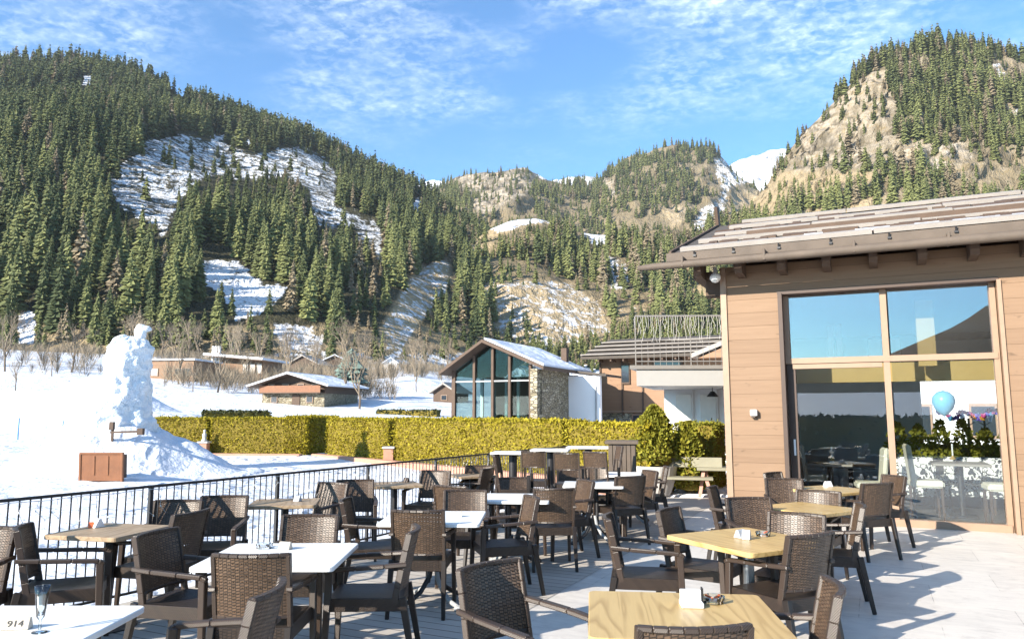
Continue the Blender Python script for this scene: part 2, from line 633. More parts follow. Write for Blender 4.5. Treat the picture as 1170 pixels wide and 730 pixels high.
M['steel'] = plain('galvanised_steel', (0.36, 0.38, 0.39), 0.35, 0.9, var=0.1)
M['grey_paint'] = plain('grey_painted_steel', (0.30, 0.31, 0.31), 0.5, 0.0, var=0.1)
M['black_metal'] = plain('black_powder_coat', (0.018, 0.018, 0.020), 0.45, 0.0, var=0.2)
M['white_plastic'] = plain('white_plastic', (0.75, 0.75, 0.74), 0.45, var=0.05)
M['orange_plastic'] = plain('orange_plastic', (0.65, 0.13, 0.04), 0.45, var=0.05)
M['grey_card'] = plain('grey_card', (0.40, 0.41, 0.42), 0.6, var=0.1, scale=20)
M['stone_block'] = plain('pale_wood_block', (0.46, 0.41, 0.34), 0.7, var=0.2, scale=30)
M['ink'] = plain('ink', (0.012, 0.012, 0.012), 0.6)

def glass_mat(name, base=0.06, tint=(0.93, 0.97, 0.95), gloss_rough=0.0, ior=1.5, refl=(1, 1, 1)):
    m, t = new_mat(name)
    fr = t.n('ShaderNodeFresnel'); fr.inputs['IOR'].default_value = ior
    fac = t.math('ADD', fr.outputs[0], base, clamp=True)
    tr = t.n('ShaderNodeBsdfTransparent'); tr.inputs[0].default_value = (*tint, 1)
    gl = t.n('ShaderNodeBsdfGlossy'); gl.inputs['Roughness'].default_value = gloss_rough
    gl.inputs['Color'].default_value = (*refl, 1)
    mx = t.n('ShaderNodeMixShader')
    t.l(fac, mx.inputs[0]); t.l(tr.outputs[0], mx.inputs[1]); t.l(gl.outputs[0], mx.inputs[2])
    t.out(mx.outputs[0])
    return m
M['pane'] = glass_mat('window_pane', 0.07, (0.90, 0.93, 0.93))
M['pane_upper'] = glass_mat('window_pane_coated', 0.21, (0.86, 0.89, 0.90), refl=(1.0, 0.88, 0.84))
M['clear_glass'] = glass_mat('clear_glass', 0.05, (0.96, 0.98, 0.98), 0.02)
M['dark_pane'] = glass_mat('tinted_pane', 0.0, (0.50, 0.62, 0.62), refl=(0.5, 0.55, 0.55))

# --- timber cladding (boards along the wall)
def cladding(name, lo, hi, board=0.21):
    m, t = new_mat(name)
    co = t.coord()
    sp = t.n('ShaderNodeSeparateXYZ'); t.l(co, sp.inputs[0])
    row = t.math('FLOOR', t.math('DIVIDE', sp.outputs[2], board))
    wn = t.n('ShaderNodeTexWhiteNoise', noise_dimensions='1D'); t.l(row, wn.inputs['W'])
    off = t.n('ShaderNodeCombineXYZ'); t.l(t.math('MULTIPLY', row, 3.7), off.inputs[0])
    v = t.mapping(t.vmath('ADD', co, off.outputs[0]), (0, 0, 0), (0, 0, 0), (0.9, 0.9, 16))
    g = t.noise(v, 1.4, 5, 0.6, 0.8)
    knots = t.ramp(t.noise(t.mapping(t.vmath('ADD', co, off.outputs[0]), (0, 0, 0), (0, 0, 0), (3, 3, 7)), 1.3, 2), [(0.66, 0.0), (0.74, 1.0)])
    f = t.math('ADD', t.math('MULTIPLY', g, 0.8), t.math('MULTIPLY', wn.outputs['Value'], 0.28), clamp=True)
    c = t.mix(f, lo, hi)
    c = t.mix(t.math('MULTIPLY', knots, 0.6), c, tuple(x * 0.45 for x in lo))
    fz = t.math('FRACT', t.math('DIVIDE', sp.outputs[2], board))
    gap = t.ramp(fz, [(0.0, 0.0), (0.022, 1.0), (0.985, 1.0), (1.0, 0.4)])
    c = t.mix(gap, tuple(x * 0.5 for x in lo), c)
    h = t.math('ADD', gap, t.math('MULTIPLY', g, 0.06))
    t.out(t.principled(c, 0.62, t.bump(h, 0.5, 0.006), 0, 0.3))
    return m
M['clad'] = cladding('timber_cladding', (0.160, 0.098, 0.058), (0.265, 0.172, 0.106))
M['clad_far'] = cladding('timber_cladding_far', (0.20, 0.115, 0.066), (0.30, 0.18, 0.105), 0.24)
M['frame_wood'] = plain('window_frame_wood', (0.29, 0.19, 0.125), 0.5, var=0.15, scale=8)
M['frame_dark'] = plain('dark_wood_reveal_shade', (0.060, 0.036, 0.025), 0.55, var=0.15)  # dark brown wood; on the window reveals it stands in for shade
M['beam_yellow'] = plain('glulam_beam', (0.62, 0.42, 0.14), 0.5, var=0.12, scale=5)
M['old_wood'] = plain('weathered_brown_wood', (0.085, 0.053, 0.034), 0.75, var=0.35, scale=5, bump=0.3, bscale=30)
M['log'] = plain('gutter_log', (0.105, 0.080, 0.060), 0.75, var=0.4, scale=4, bump=0.3)
M['pale_board'] = plain('silvered_board', (0.30, 0.27, 0.24), 0.7, var=0.22, scale=4, bump=0.3)
M['grey_roof'] = plain('weathered_shingle', (0.07, 0.058, 0.047), 0.8, var=0.45, scale=4, bump=0.5, bscale=12)
M['crate_wood'] = plain('red_brown_timber', (0.20, 0.078, 0.030), 0.6, var=0.4, scale=4, bump=0.3)
M['bench_wood'] = plain('greyed_bench_timber', (0.23, 0.215, 0.15), 0.7, var=0.2, scale=6)
M['red_wood'] = plain('pale_red_timber', (0.45, 0.25, 0.19), 0.7, var=0.2, scale=6)
M['white_wall'] = plain('white_render', (0.80, 0.79, 0.77), 0.85, var=0.04, scale=2)
M['cream_wall'] = plain('cream_wall', (0.55, 0.50, 0.42), 0.85, var=0.06)
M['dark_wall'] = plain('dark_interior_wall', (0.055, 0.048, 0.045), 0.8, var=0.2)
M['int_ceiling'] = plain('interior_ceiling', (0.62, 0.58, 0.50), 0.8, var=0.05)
M['cream_leather'] = plain('cream_upholstery', (0.74, 0.70, 0.58), 0.5, var=0.05)
M['brick'] = plain('pink_brick', (0.42, 0.22, 0.15), 0.85, var=0.2, scale=7)
M['slab_grey'] = plain('grey_balcony_cladding', (0.36, 0.35, 0.33), 0.6, var=0.06)
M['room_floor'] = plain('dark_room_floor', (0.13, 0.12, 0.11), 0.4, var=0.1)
M['concrete'] = plain('pale_concrete', (0.46, 0.45, 0.43), 0.8, var=0.12, scale=3, bump=0.15)
M['iron'] = plain('galvanised_rail', (0.27, 0.25, 0.225), 0.5, 0.3, var=0.1)
M['blue_pole'] = plain('blue_pole_paint', (0.12, 0.28, 0.55), 0.5)
M['bulb'] = plain('frosted_bulb', (0.80, 0.79, 0.74), 0.4, var=0.02)
M['cable'] = plain('light_cable', (0.55, 0.53, 0.50), 0.6, var=0.1)
M['bright_cable'] = plain('icicle_light_cable', (0.52, 0.50, 0.46), 0.6, var=0.1)

m, t = new_mat('rubble_stone_wall')
co = t.coord()
vo = t.n('ShaderNodeTexVoronoi'); vo.feature = 'F1'
t.l(t.mapping(co, (0, 0, 0), (0, 0, 0), (3.6, 3.6, 8.5)), vo.inputs['Vector']); vo.inputs['Scale'].default_value = 1.0
ve = t.n('ShaderNodeTexVoronoi'); ve.feature = 'DISTANCE_TO_EDGE'
t.l(t.mapping(co, (0, 0, 0), (0, 0, 0), (3.6, 3.6, 8.5)), ve.inputs['Vector']); ve.inputs['Scale'].default_value = 1.0
sp = t.n('ShaderNodeSeparateColor'); t.l(vo.outputs['Color'], sp.inputs[0])
c = t.mix(sp.outputs[0], (0.20, 0.165, 0.10), (0.42, 0.37, 0.27))
e = t.ramp(ve.outputs['Distance'], [(0.02, 0.0), (0.09, 1.0)])
c = t.mix(e, (0.085, 0.075, 0.06), c)
t.out(t.principled(c, 0.85, t.bump(e, 0.9, 0.04), 0, 0.2))
M['stone'] = m

m, t = new_mat('floral_fabric')
co = t.coord()
n = t.ramp(t.noise(co, 14, 3, 0.5, 1.2), [(0.46, 0.0), (0.50, 1.0)])
t.out(t.principled(t.mix(n, (0.03, 0.03, 0.035), (0.78, 0.77, 0.74)), 0.8))
M['floral'] = m

# --- terrace stone and deck boards
m, t = new_mat('terrace_stone')
co = t.coord()
v = t.mapping(co, (0.2, 0.15, 0), (0, 0, -TILE_A), (1, 1, 1))
bt = t.n('ShaderNodeTexBrick')
t.l(v, bt.inputs['Vector'])
bt.inputs['Scale'].default_value = 1.0
bt.inputs['Brick Width'].default_value = 1.2
bt.inputs['Row Height'].default_value = 0.8
bt.inputs['Mortar Size'].default_value = 0.0035
bt.inputs['Mortar Smooth'].default_value = 0.1
bt.offset = 0.5
bt.inputs['Color1'].default_value = (0.55, 0.52, 0.475, 1)
bt.inputs['Color2'].default_value = (0.48, 0.45, 0.41, 1)
bt.inputs['Mortar'].default_value = (0.20, 0.185, 0.17, 1)
vein = t.noise(t.mapping(v, (0, 0, 0), (0, 0, 0.4), (0.8, 3.0, 1)), 1.8, 7, 0.62, 1.3)
c = t.mix(t.ramp(vein, [(0.35, 0.0), (0.62, 1.0)]), bt.outputs['Color'], (0.60, 0.565, 0.51))
sp_ = t.ramp(t.noise(co, 5.0, 6, 0.7), [(0.32, 0.0), (0.5, 1.0)])
c = t.mix(sp_, t.mix(0.5, c, (0.40, 0.37, 0.34)), c)
inv = t.math('SUBTRACT', 1.0, bt.outputs['Fac'])
t.out(t.principled(c, 0.5, t.bump(t.math('ADD', inv, t.math('MULTIPLY', t.noise(co, 30, 4), 0.12)), 0.4, 0.004), 0, 0.4))
M['terrace'] = m

m, t = new_mat('deck_boards')
co = t.coord()
v = t.mapping(co, (0, 0, 0), (0, 0, -TILE_A), (1, 1, 1))
sp = t.n('ShaderNodeSeparateXYZ'); t.l(v, sp.inputs[0])
bw = 0.145
row = t.math('FLOOR', t.math('DIVIDE', sp.outputs[1], bw))
fz = t.math('FRACT', t.math('DIVIDE', sp.outputs[1], bw))
wn = t.n('ShaderNodeTexWhiteNoise', noise_dimensions='1D'); t.l(row, wn.inputs['W'])
gap = t.ramp(fz, [(0.0, 0.0), (0.07, 1.0), (0.93, 1.0), (1.0, 0.0)])
off = t.n('ShaderNodeCombineXYZ'); t.l(t.math('MULTIPLY', row, 2.3), off.inputs[0])
g = t.noise(t.mapping(t.vmath('ADD', v, off.outputs[0]), (0, 0, 0), (0, 0, 0), (1.2, 30, 1)), 1.0, 5, 0.6)
f = t.math('ADD', t.math('MULTIPLY', g, 0.6), t.math('MULTIPLY', wn.outputs['Value'], 0.35), clamp=True)
c = t.mix(f, (0.34, 0.305, 0.265), (0.54, 0.50, 0.44))
c = t.mix(gap, (0.05, 0.045, 0.04), c)
t.out(t.principled(c, 0.65, t.bump(t.math('ADD', gap, t.math('MULTIPLY', g, 0.1)), 0.6, 0.006), 0, 0.3))
M['deck'] = m
M['dark_pane_solid'] = plain('dark_window_glass', (0.03, 0.04, 0.05), 0.08, 0, 0.8)
M['light_pane_solid'] = plain('curtained_window', (0.62, 0.60, 0.55), 0.3, 0, 0.6)
# ------------------------------------------------------------------ ground
def px_of(az):
    return 585 + F * np.tan(np.clip(az, -1.4, 1.4))

def ground_z(x, y):
    x = np.asarray(x, float); y = np.asarray(y, float)
    r = np.hypot(x, y)
    az = np.arctan2(x, y)
    front = np.clip((np.cos(az) - 0.2) / 0.3, 0, 1)
    px = px_of(np.where(np.cos(az) > 0.15, az, 0))
    fac = np.interp(px, [-600, 0, 130, 300, 470, 560, 900], [1.15, 1.12, 1.10, 1.0, 0.92, 0.7, 0.6])
    z = np.interp(r, [0, 34, 60, 80, 120, 220, 300, 12000], [0, 0, 0.45, 1.15, 4.1, 12.3, 13.0, 13.0]) * fac * front + front * np.clip(0.0165 * np.minimum(r, 320) - 0.07, 0, 9) - 0.15
    # snow banks on the left of the meadow
    def bump(px0, d0, hgt, wx, wd):
        x0, y0 = (px0 - 585) / F * d0, d0
        return hgt * np.exp(-((x - x0) / wx) ** 2 - ((y - y0) / wd) ** 2)
    z = z + bump(118, 44, 2.75, 4.0, 2.6) + bump(40, 47, 1.9, 5.0, 2.6)
    z = z + bump(205, 40, 1.0, 3.2, 4.0)
    z = z + bump(20, 130, 2.0, 22, 18) + bump(80, 95, 0.8, 16, 12)
    z = z + bump(470, 120, 1.8, 9, 12)
    p = np.stack([x * 0.16, y * 0.16, x * 0 + 3], -1)
    n1 = fbm(p, 3) * np.clip((r - 8) / 20, 0.15, 1) * 0.16
    p2 = np.stack([x * 0.9, y * 0.9, x * 0 + 9], -1)
    n2 = fbm(p2, 3) * 0.05 * np.clip((60 - r) / 30, 0, 1)
    return z + n1 + n2

def build_ground():
    rad = np.concatenate([[0.5, 3], np.arange(5, 60, 0.55), np.arange(60, 140, 2.0), np.arange(140, 320, 6), [400, 700, 1500, 2800, 3900]])
    azf = np.linspace(-0.72, 0.62, 300)
    azb = np.linspace(0.62, 2 * PI - 0.72, 60)[1:-1]
    az = np.concatenate([azf, azb])
    A, Rr = np.meshgrid(az, rad)
    x = (np.sin(A) * Rr).ravel(); y = (np.cos(A) * Rr).ravel()
    z = ground_z(x, y)
    # below the terrace and the restaurant the ground sinks under the slab
    P = np.stack([x, y], -1)
    rel = P - np.array([RA.x, RA.y])
    side = rel[:, 0] * RD.y - rel[:, 1] * RD.x      # >0 on the terrace side of the railing
    along = rel[:, 0] * RD.x + rel[:, 1] * RD.y
    under = (side > 0.02) & (y < 15.2)
    z = np.where(under, -0.5, z)
    V = np.stack([x, y, z], -1)
    nr, na = len(rad), len(az)
    idx = np.arange(nr * na).reshape(nr, na)
    a = idx[:-1, :]; b = np.roll(idx, -1, 1)[:-1, :]; c = np.roll(idx, -1, 1)[1:, :]; d = idx[1:, :]
    Fc = np.stack([a.ravel(), d.ravel(), c.ravel(), b.ravel()], -1)
    return tag(np_mesh('snow_ground', V, Fc, M['snow'], smooth=True), kind='structure')
build_ground()

# ------------------------------------------------------------------ mountains
class Sheet:
    """a mountain flank: a grid between its foot and its crest, at real distances, with a back slope"""
    def __init__(self, name, cols, nu, nv, power, amp, freq, mats, masks=None, seed=0, rough=0.16):
        cols = np.array(cols, float)
        s = np.linspace(0, 1, nu)
        pxs = cols[0, 0] + (cols[-1, 0] - cols[0, 0]) * s
        def smooth_interp(k):
            v = np.interp(pxs, cols[:, 0], cols[:, k])
            kk = np.ones(7) / 7
            vp = np.pad(v, 3, mode='edge')
            return np.convolve(vp, kk, 'valid')
        by, bd, ry, rd = (smooth_interp(k) for k in (1, 2, 3, 4))
        v = np.linspace(0, 1, nv)
        Bz = H + (HZ - by) / F * bd
        Rz = H + (HZ - ry) / F * rd
        Dp = bd[None, :] + (rd - bd)[None, :] * v[:, None]
        Zp = Bz[None, :] + (Rz - Bz)[None, :] * (v[:, None] ** power)
        X = (pxs[None, :] - 585) / F * Dp
        P = np.stack([X.ravel(), Dp.ravel(), Zp.ravel()], -1)
        q = P / freq + seed * 7.7
        env = np.clip(v * 6, 0, 1)[:, None].repeat(nu, 1).ravel()
        env2 = (0.35 + 0.65 * np.clip((1 - v) * 5, 0, 1))[:, None].repeat(nu, 1).ravel()
        n = fbm(q, 5)
        P[:, 2] += amp * n * env * env2
        P[:, 1] += amp * 0.8 * fbm(q + 31.7, 4) * env
        fine_ = fbm(P / (freq / 7.0) + seed * 3.1, 4)
        P[:, 2] += amp * rough * fine_ * env * env2
        P[:, 1] += amp * rough * 1.3 * fbm(P / (freq / 7.0) + 55.0, 4) * env
        G = P.reshape(nv, nu, 3)
        # back slope and skirt
        last = G[-1]
        rows = [G]
        prev = last
        for k, (dd, dz) in enumerate(((0.03, -0.03), (0.10, -0.30), (0.30, -0.9), (0.5, -1.2))):
            r = last.copy()
            r[:, 0] *= 1 + dd; r[:, 1] *= 1 + dd
            r[:, 2] += dz * (last[:, 2] - Bz)
            r[:, 2] = np.maximum(r[:, 2], -0.4)
            rows.append(r[None])
        sk = G[0].copy(); sk[:, 2] = np.maximum(sk[:, 2] - 14, -0.4); sk[:, 1] -= 6
        full = np.concatenate([sk[None]] + rows, 0)
        nr = full.shape[0]
        self.G, self.nu, self.nv = G, nu, nv
        V = full.reshape(-1, 3)
        px, py = project(V)
        jit = np.stack([V[:, 0], V[:, 1], V[:, 2]], -1) / (0.03 * V[:, 1:2])
        jx = fbm(jit, 3) * 9; jy = fbm(jit + 11, 3) * 7
        self.mask_fn = masks
        at = {}
        if masks:
            for s_ in range(5):
                jit2 = jit * (1.0 + 0.9 * s_) + 7.0 * s_
                a_ = masks(px + fbm(jit2, 3) * 11 + jx * 0.4, py + fbm(jit2 + 21, 3) * 8 + jy * 0.4, V)
                for k_, v_ in a_.items():
                    at[k_] = at.get(k_, 0) + v_ / 5.0
        idx = np.arange(nr * nu).reshape(nr, nu)
        Fc = np.stack([idx[:-1, :-1].ravel(), idx[:-1, 1:].ravel(), idx[1:, 1:].ravel(), idx[1:, :-1].ravel()], -1)
        self.obj = tag(np_mesh(name, V, Fc, mats, smooth=True, attrs=at), kind='structure')
    def sample(self, n, rng):
        """n random surface points by area"""
        G = self.G
        a = G[:-1, :-1]; b = G[:-1, 1:]; c = G[1:, :-1]
        ar = np.linalg.norm(np.cross(b - a, c - a), axis=-1).ravel()
        cum = np.cumsum(ar)
        k = np.searchsorted(cum, rng.random(n) * cum[-1])
        k = np.clip(k, 0, len(ar) - 1)
        i, j = k // (self.nu - 1), k % (self.nu - 1)
        u, v = rng.random(n)[:, None], rng.random(n)[:, None]
        P = (G[i, j] * (1 - u) + G[i, j + 1] * u) * (1 - v) + (G[i + 1, j] * (1 - u) + G[i + 1, j + 1] * u) * v
        return P

# clearings, as seen from the terrace
S1 = [(118, 215), (132, 190), (160, 172), (165, 158), (215, 153), (292, 176), (330, 190), (322, 204), (285, 208), (252, 200), (222, 212), (205, 232), (190, 278), (168, 255), (140, 238)]
S2 = [(292, 176), (345, 163), (372, 180), (386, 200), (384, 234), (432, 252), (444, 275), (438, 305), (420, 288), (402, 262), (362, 262), (352, 222), (322, 196)]
S3 = [(226, 294), (270, 297), (300, 322), (330, 328), (304, 358), (268, 370), (252, 336), (230, 322)]
S4 = [(310, 366), (352, 370), (374, 385), (366, 412), (318, 406)]
S5 = [(92, 86), (106, 88), (104, 98), (92, 96)]
S6 = [(194, 98), (214, 104), (208, 112), (194, 108)]
S7 = [(2, 58), (26, 56), (58, 60), (54, 70), (4, 72)]
S8 = [(240, 150), (290, 158), (296, 170), (240, 162)]
S9 = [(100, 158), (116, 162), (120, 172), (102, 170)]
S10 = [(20, 355), (44, 352), (40, 395), (18, 398)]
S11 = [(472, 222), (482, 232), (478, 246), (470, 240)]
G1 = [(436, 372), (452, 340), (484, 302), (512, 294), (518, 326), (500, 348), (478, 374), (466, 402), (438, 400)]
G4 = [(700, 352), (730, 346), (745, 362), (712, 372)]
def m1_mask(px, py, V):
    sn = np.zeros(len(px)) + 0.16
    for P, a in ((S1, 0.64), (S2, 0.63), (S3, 0.74), (S4, 0.70), (S5, 0.9), (S6, 0.9), (S7, 0.9), (S8, 0.70), (S9, 0.8), (S10, 0.85), (S11, .9), (G1, 0.62)):
        sn = np.where(inpoly(px, py, P), a, sn)
    sn = np.where((py > 402), 0.66, sn)
    gr = np.where(inpoly(px, py, G1), 1.0, np.where((py > 372) & (py < 430), 0.75, 0.0))
    return {'snow': sn, 'grass': gr, 'rock': np.zeros(len(px))}
M1_CLEAR = [(S1, .09), (S2, .05), (S3, .015), (S4, .03), (S5, .0), (S6, .0), (S7, .25), (S8, .3), (S9, .1), (S10, .2), (S11, .1), (G1, .02)]
left = Sheet('left_mountain',
    [(-520, 416, 225, 106, 760), (-260, 414, 220, 76, 830), (-100, 412, 216, 64, 850), (0, 411, 212, 60, 850), (60, 411, 212, 58, 850),
     (130, 412, 214, 71, 850), (200, 413, 216, 101, 850), (260, 414, 220, 121, 850), (330, 415, 226, 147, 850), (400, 416, 236, 180, 840),
     (440, 417, 245, 198, 820), (470, 418, 258, 210, 800), (500, 420, 270, 232, 780), (540, 420, 285, 262, 740), (600, 424, 300, 312, 650), (680, 430, 330, 390, 480)],
    440, 250, 0.96, 20, 120, M['mountain'], m1_mask, 1, 0.07)

KN = [(524, 292), (548, 262), (590, 242), (622, 244), (640, 256), (600, 262), (572, 268), (556, 290)]
KS = [(556, 262), (590, 243), (622, 244), (640, 256), (600, 258), (574, 266)]
KS2 = [(656, 248), (694, 254), (694, 278), (680, 282), (664, 262)]
G2 = [(526, 346), (556, 322), (600, 318), (652, 322), (692, 346), (700, 380), (660, 396), (600, 404), (575, 400), (534, 372)]
G3 = [(690, 290), (716, 300), (720, 330), (700, 335)]
def m5_mask(px, py, V):
    sn = np.zeros(len(px)) + 0.40
    gr = np.zeros(len(px)) + 0.55
    for P, a, g in ((KN, 0.30, 1), (KS, 0.84, 1), (KS2, 0.85, 0), (G1, 0.62, 1), (G2, 0.59, 1), (G3, 0.7, 0.6), (G4, 0.5, 1)):
        ins = inpoly(px, py, P)
        sn = np.where(ins, a, sn); gr = np.where(ins, g, gr)
    gr = np.where((py > 385), np.maximum(gr, 0.85), gr)
    sn = np.where((py > 415), 0.9, sn)
    return {'snow': sn, 'grass': gr, 'rock': np.zeros(len(px))}
M5_CLEAR = [(KN, .02), (KS, 0.0), (KS2, .02), (G1, .02), (G2, .03), (G3, .2), (G4, .1)]
middle = Sheet('wooded_foothill',
    [(415, 424, 288, 380, 330), (440, 424, 290, 346, 345), (470, 424, 295, 318, 375), (500, 424, 300, 296, 420), (525, 424, 308, 288, 470), (550, 424, 315, 264, 545), (590, 424, 316, 246, 560),
     (620, 424, 318, 247, 575), (650, 425, 320, 262, 585), (700, 428, 322, 268, 590), (760, 430, 322, 258, 600), (830, 430, 325, 262, 620), (920, 430, 330, 268, 650), (1050, 430, 340, 300, 660), (1200, 430, 350, 330, 660)],
    220, 110, 1.0, 13, 85, M['mountain'], m5_mask, 2, 0.08)

CRAG = [(508, 190), (530, 186), (576, 186), (600, 190), (614, 204), (606, 220), (580, 232), (552, 246), (530, 226)]
CRS = [(585, 178), (612, 180), (640, 192), (650, 200), (620, 206), (600, 190)]
RUN = [(812, 182), (836, 178), (852, 192), (866, 196), (850, 212), (836, 214), (828, 250), (812, 262), (790, 268), (800, 240), (826, 222)]
RUN2 = [(760, 240), (786, 232), (790, 250), (768, 262)]
CR3 = [(832, 222), (870, 214), (900, 226), (890, 260), (832, 262)]
CR4 = [(690, 200), (704, 206), (700, 224), (692, 218)]
def m3_mask(px, py, V):
    sn = np.zeros(len(px)) + 0.40; rk = np.zeros(len(px)) + 0.15; gr = np.zeros(len(px)) + 0.5
    for P, a, r, g in ((CRAG, 0.36, 1, 0), (CRS, 0.98, 0, 0), (RUN, 0.64, 0.5, 0.5), (RUN2, 0.5, 0.3, 1), (CR3, 0.35, 0.3, 1), (CR4, 0.5, 1, 0)):
        ins = inpoly(px, py, P)
        sn = np.where(ins, a, sn); rk = np.where(ins, r, rk); gr = np.where(ins, g, gr)
    return {'snow': sn, 'grass': gr, 'rock': rk}
M3_CLEAR = [(CRAG, .40), (CRS, .06), (RUN, .12), (RUN2, .15), (CR3, .15), (CR4, .2)]
far = Sheet('far_mountain',
    [(360, 340, 850, 260, 1500), (430, 340, 850, 228, 1500), (480, 335, 850, 222, 1450), (506, 330, 850, 206, 1400), (520, 330, 850, 194, 1380), (560, 330, 850, 192, 1380), (582, 330, 850, 186, 1380), (600, 330, 850, 184, 1400), (620, 330, 850, 196, 1420), (645, 330, 850, 204, 1450),
     (680, 330, 850, 206, 1450), (720, 330, 850, 172, 1420), (770, 330, 850, 158, 1400), (820, 330, 850, 160, 1400), (838, 330, 850, 178, 1400), (852, 330, 860, 194, 1380), (880, 330, 870, 216, 1350), (930, 330, 880, 250, 1300), (1040, 330, 900, 270, 1250)],
    240, 100, 1.0, 26, 170, M['mountain'], m3_mask, 3, 0.45)

C1 = [(915, 148), (928, 128), (961, 109), (991, 86), (1019, 78), (1006, 115), (986, 145), (978, 168), (1017, 172), (1057, 160), (1052, 178), (1017, 191), (978, 196), (945, 191), (928, 199), (902, 213), (853, 252), (828, 252), (846, 226), (863, 215), (886, 205), (912, 178)]
C2 = [(1050, 172), (1076, 159), (1103, 163), (1118, 181), (1083, 190), (1063, 199)]
C3 = [(1132, 68), (1152, 70), (1150, 100), (1134, 100)]
C4 = [(1076, 46), (1086, 46), (1086, 66), (1078, 66)]
C5 = [(1150, 120), (1170, 124), (1170, 142), (1150, 136)]
def m2_mask(px, py, V):
    sn = np.zeros(len(px)) + 0.22; rk = np.zeros(len(px)) + 0.35; gr = np.zeros(len(px)) + 0.6
    for P, a, r, g in ((C1, 0.38, 0.9, 1), (C2, 0.50, 0.9, 0.5), (C3, 0.6, 0.8, 0.3), (C4, 0.62, 0.6, 0.4), (C5, 0.62, 0.6, 0.4)):
        ins = inpoly(px, py, P)
        sn = np.where(ins, a, sn); rk = np.where(ins, r, rk); gr = np.where(ins, g, gr)
    c67 = inpoly(px, py, C7)
    rk = np.where(c67, 0.75, rk); sn = np.where(c67, 0.34, sn)
    low = (py > 196) & (px < 1000)
    gr = np.where(low, 1.0, gr); rk = np.where(low, 0.15, rk)
    return {'snow': sn, 'grass': gr, 'rock': rk}
C6 = [(826, 262), (846, 228), (890, 204), (945, 194), (985, 200), (1010, 196), (990, 216), (940, 232), (905, 244), (880, 262)]
C7 = [(944, 150), (962, 112), (990, 90), (1012, 84), (1024, 120), (1030, 160), (1010, 175), (975, 172)]
M2_CLEAR = [(C6, .30), (C7, .26), (C1, .22), (C2, .22), (C3, .2), (C4, .3), (C5, .3)]
right = Sheet('right_mountain',
    [(770, 330, 470, 290, 560), (820, 330, 440, 262, 600), (850, 330, 430, 246, 640), (872, 330, 425, 226, 660), (890, 330, 420, 202, 680), (910, 330, 415, 166, 690), (950, 330, 410, 124, 700), (975, 330, 410, 98, 705), (1000, 330, 405, 70, 710),
     (1025, 330, 405, 48, 715), (1050, 330, 400, 34, 720), (1080, 330, 400, 29, 720), (1120, 330, 400, 32, 720), (1170, 330, 400, 40, 720), (1260, 330, 400, 56, 720), (1400, 330, 400, 60, 740), (1550, 330, 400, 90, 760)],
    260, 130, 1.0, 17, 80, M['mountain'], m2_mask, 4, 0.5)

Sheet('snowy_peak',
    [(780, 250, 2800, 236, 3300), (820, 250, 2800, 206, 3500), (842, 250, 2800, 180, 3600), (858, 250, 2800, 173, 3600), (872, 250, 2800, 170, 3600), (888, 250, 2800, 160, 3600), (900, 250, 2800, 157, 3600), (920, 250, 2800, 164, 3600), (960, 250, 2800, 200, 3500), (1050, 250, 2800, 240, 3400)],
    120, 50, 1.0, 60, 300, M['peak'], None, 5, 0.5)
Sheet('distant_snow_ridge',
    [(420, 300, 2600, 236, 3000), (470, 300, 2600, 208, 3000), (492, 300, 2600, 197, 3000), (506, 300, 2600, 202, 3000), (540, 300, 2600, 208, 3000), (600, 300, 2600, 206, 3000), (640, 300, 2600, 199, 3000), (658, 300, 2600, 195, 3000), (690, 300, 2600, 199, 3000), (730, 300, 2600, 200, 3000), (800, 300, 2600, 230, 3000)],
    120, 40, 1.0, 45, 260, M['peak'], None, 6, 0.5)

# the shaded valley side behind the terrace: only mirrored in the restaurant glazing
def back_mountain():
    m, t = new_mat('shaded_forest_slope')
    co = t.coord()
    n = t.noise(co, 0.09, 6, 0.7)
    t.out(t.principled(t.mix(n, (0.012, 0.018, 0.014), (0.05, 0.06, 0.04)), 0.9, t.bump(n, 1.0, 8), 0, 0.1))
    az = np.linspace(R(-20), R(75), 90)            # from straight behind towards the left behind
    crest = np.interp(np.degrees(az), [-20, 5, 12, 18, 21, 24.5, 28, 34, 75], [16, 13, 10, 7.4, 5.6, 3.9, 3.4, 3.1, 2.8])
    rows = []
    for r, k in ((280, 0.0), (340, 0.25), (430, 0.6), (560, 1.0), (700, 0.5), (900, -0.1)):
        rr = np.full(len(az), r, float)
        z = np.tan(np.radians(crest)) * 560 * k + 1
        x, y = -np.sin(az) * rr, -np.cos(az) * rr
        p = np.stack([x, y, z], -1)
        p[:, 2] += fbm(p / 50, 4) * 9 * (1 if k > 0 else 0)
        rows.append(p)
    G = np.stack(rows)
    nr, na = G.shape[:2]
    idx = np.arange(nr * na).reshape(nr, na)
    Fc = np.stack([idx[:-1, :-1].ravel(), idx[1:, :-1].ravel(), idx[1:, 1:].ravel(), idx[:-1, 1:].ravel()], -1)
    tag(np_mesh('shaded_mountain', G.reshape(-1, 3), Fc, m, smooth=True), kind='structure')
back_mountain()
def back_field():
    az = np.linspace(R(-30), R(80), 60)
    rows = []
    for r, e in ((16, -0.15), (40, 0.0), (90, 1.2), (160, 4.0), (240, 8.2), (275, 9.0), (300, 2.0)):
        x, y = -np.sin(az) * r, -np.cos(az) * r
        p = np.stack([x, y, np.full(len(az), e)], -1)
        p[:, 2] += fbm(p / 22, 3) * (0.06 * e + .02)
        rows.append(p)
    G = np.stack(rows); nr, na = G.shape[:2]
    idx = np.arange(nr * na).reshape(nr, na)
    Fc = np.stack([idx[:-1, :-1].ravel(), idx[1:, :-1].ravel(), idx[1:, 1:].ravel(), idx[:-1, 1:].ravel()], -1)
    tag(np_mesh('snow_field', G.reshape(-1, 3), Fc, M['snow'], smooth=True), kind='structure')
back_field()

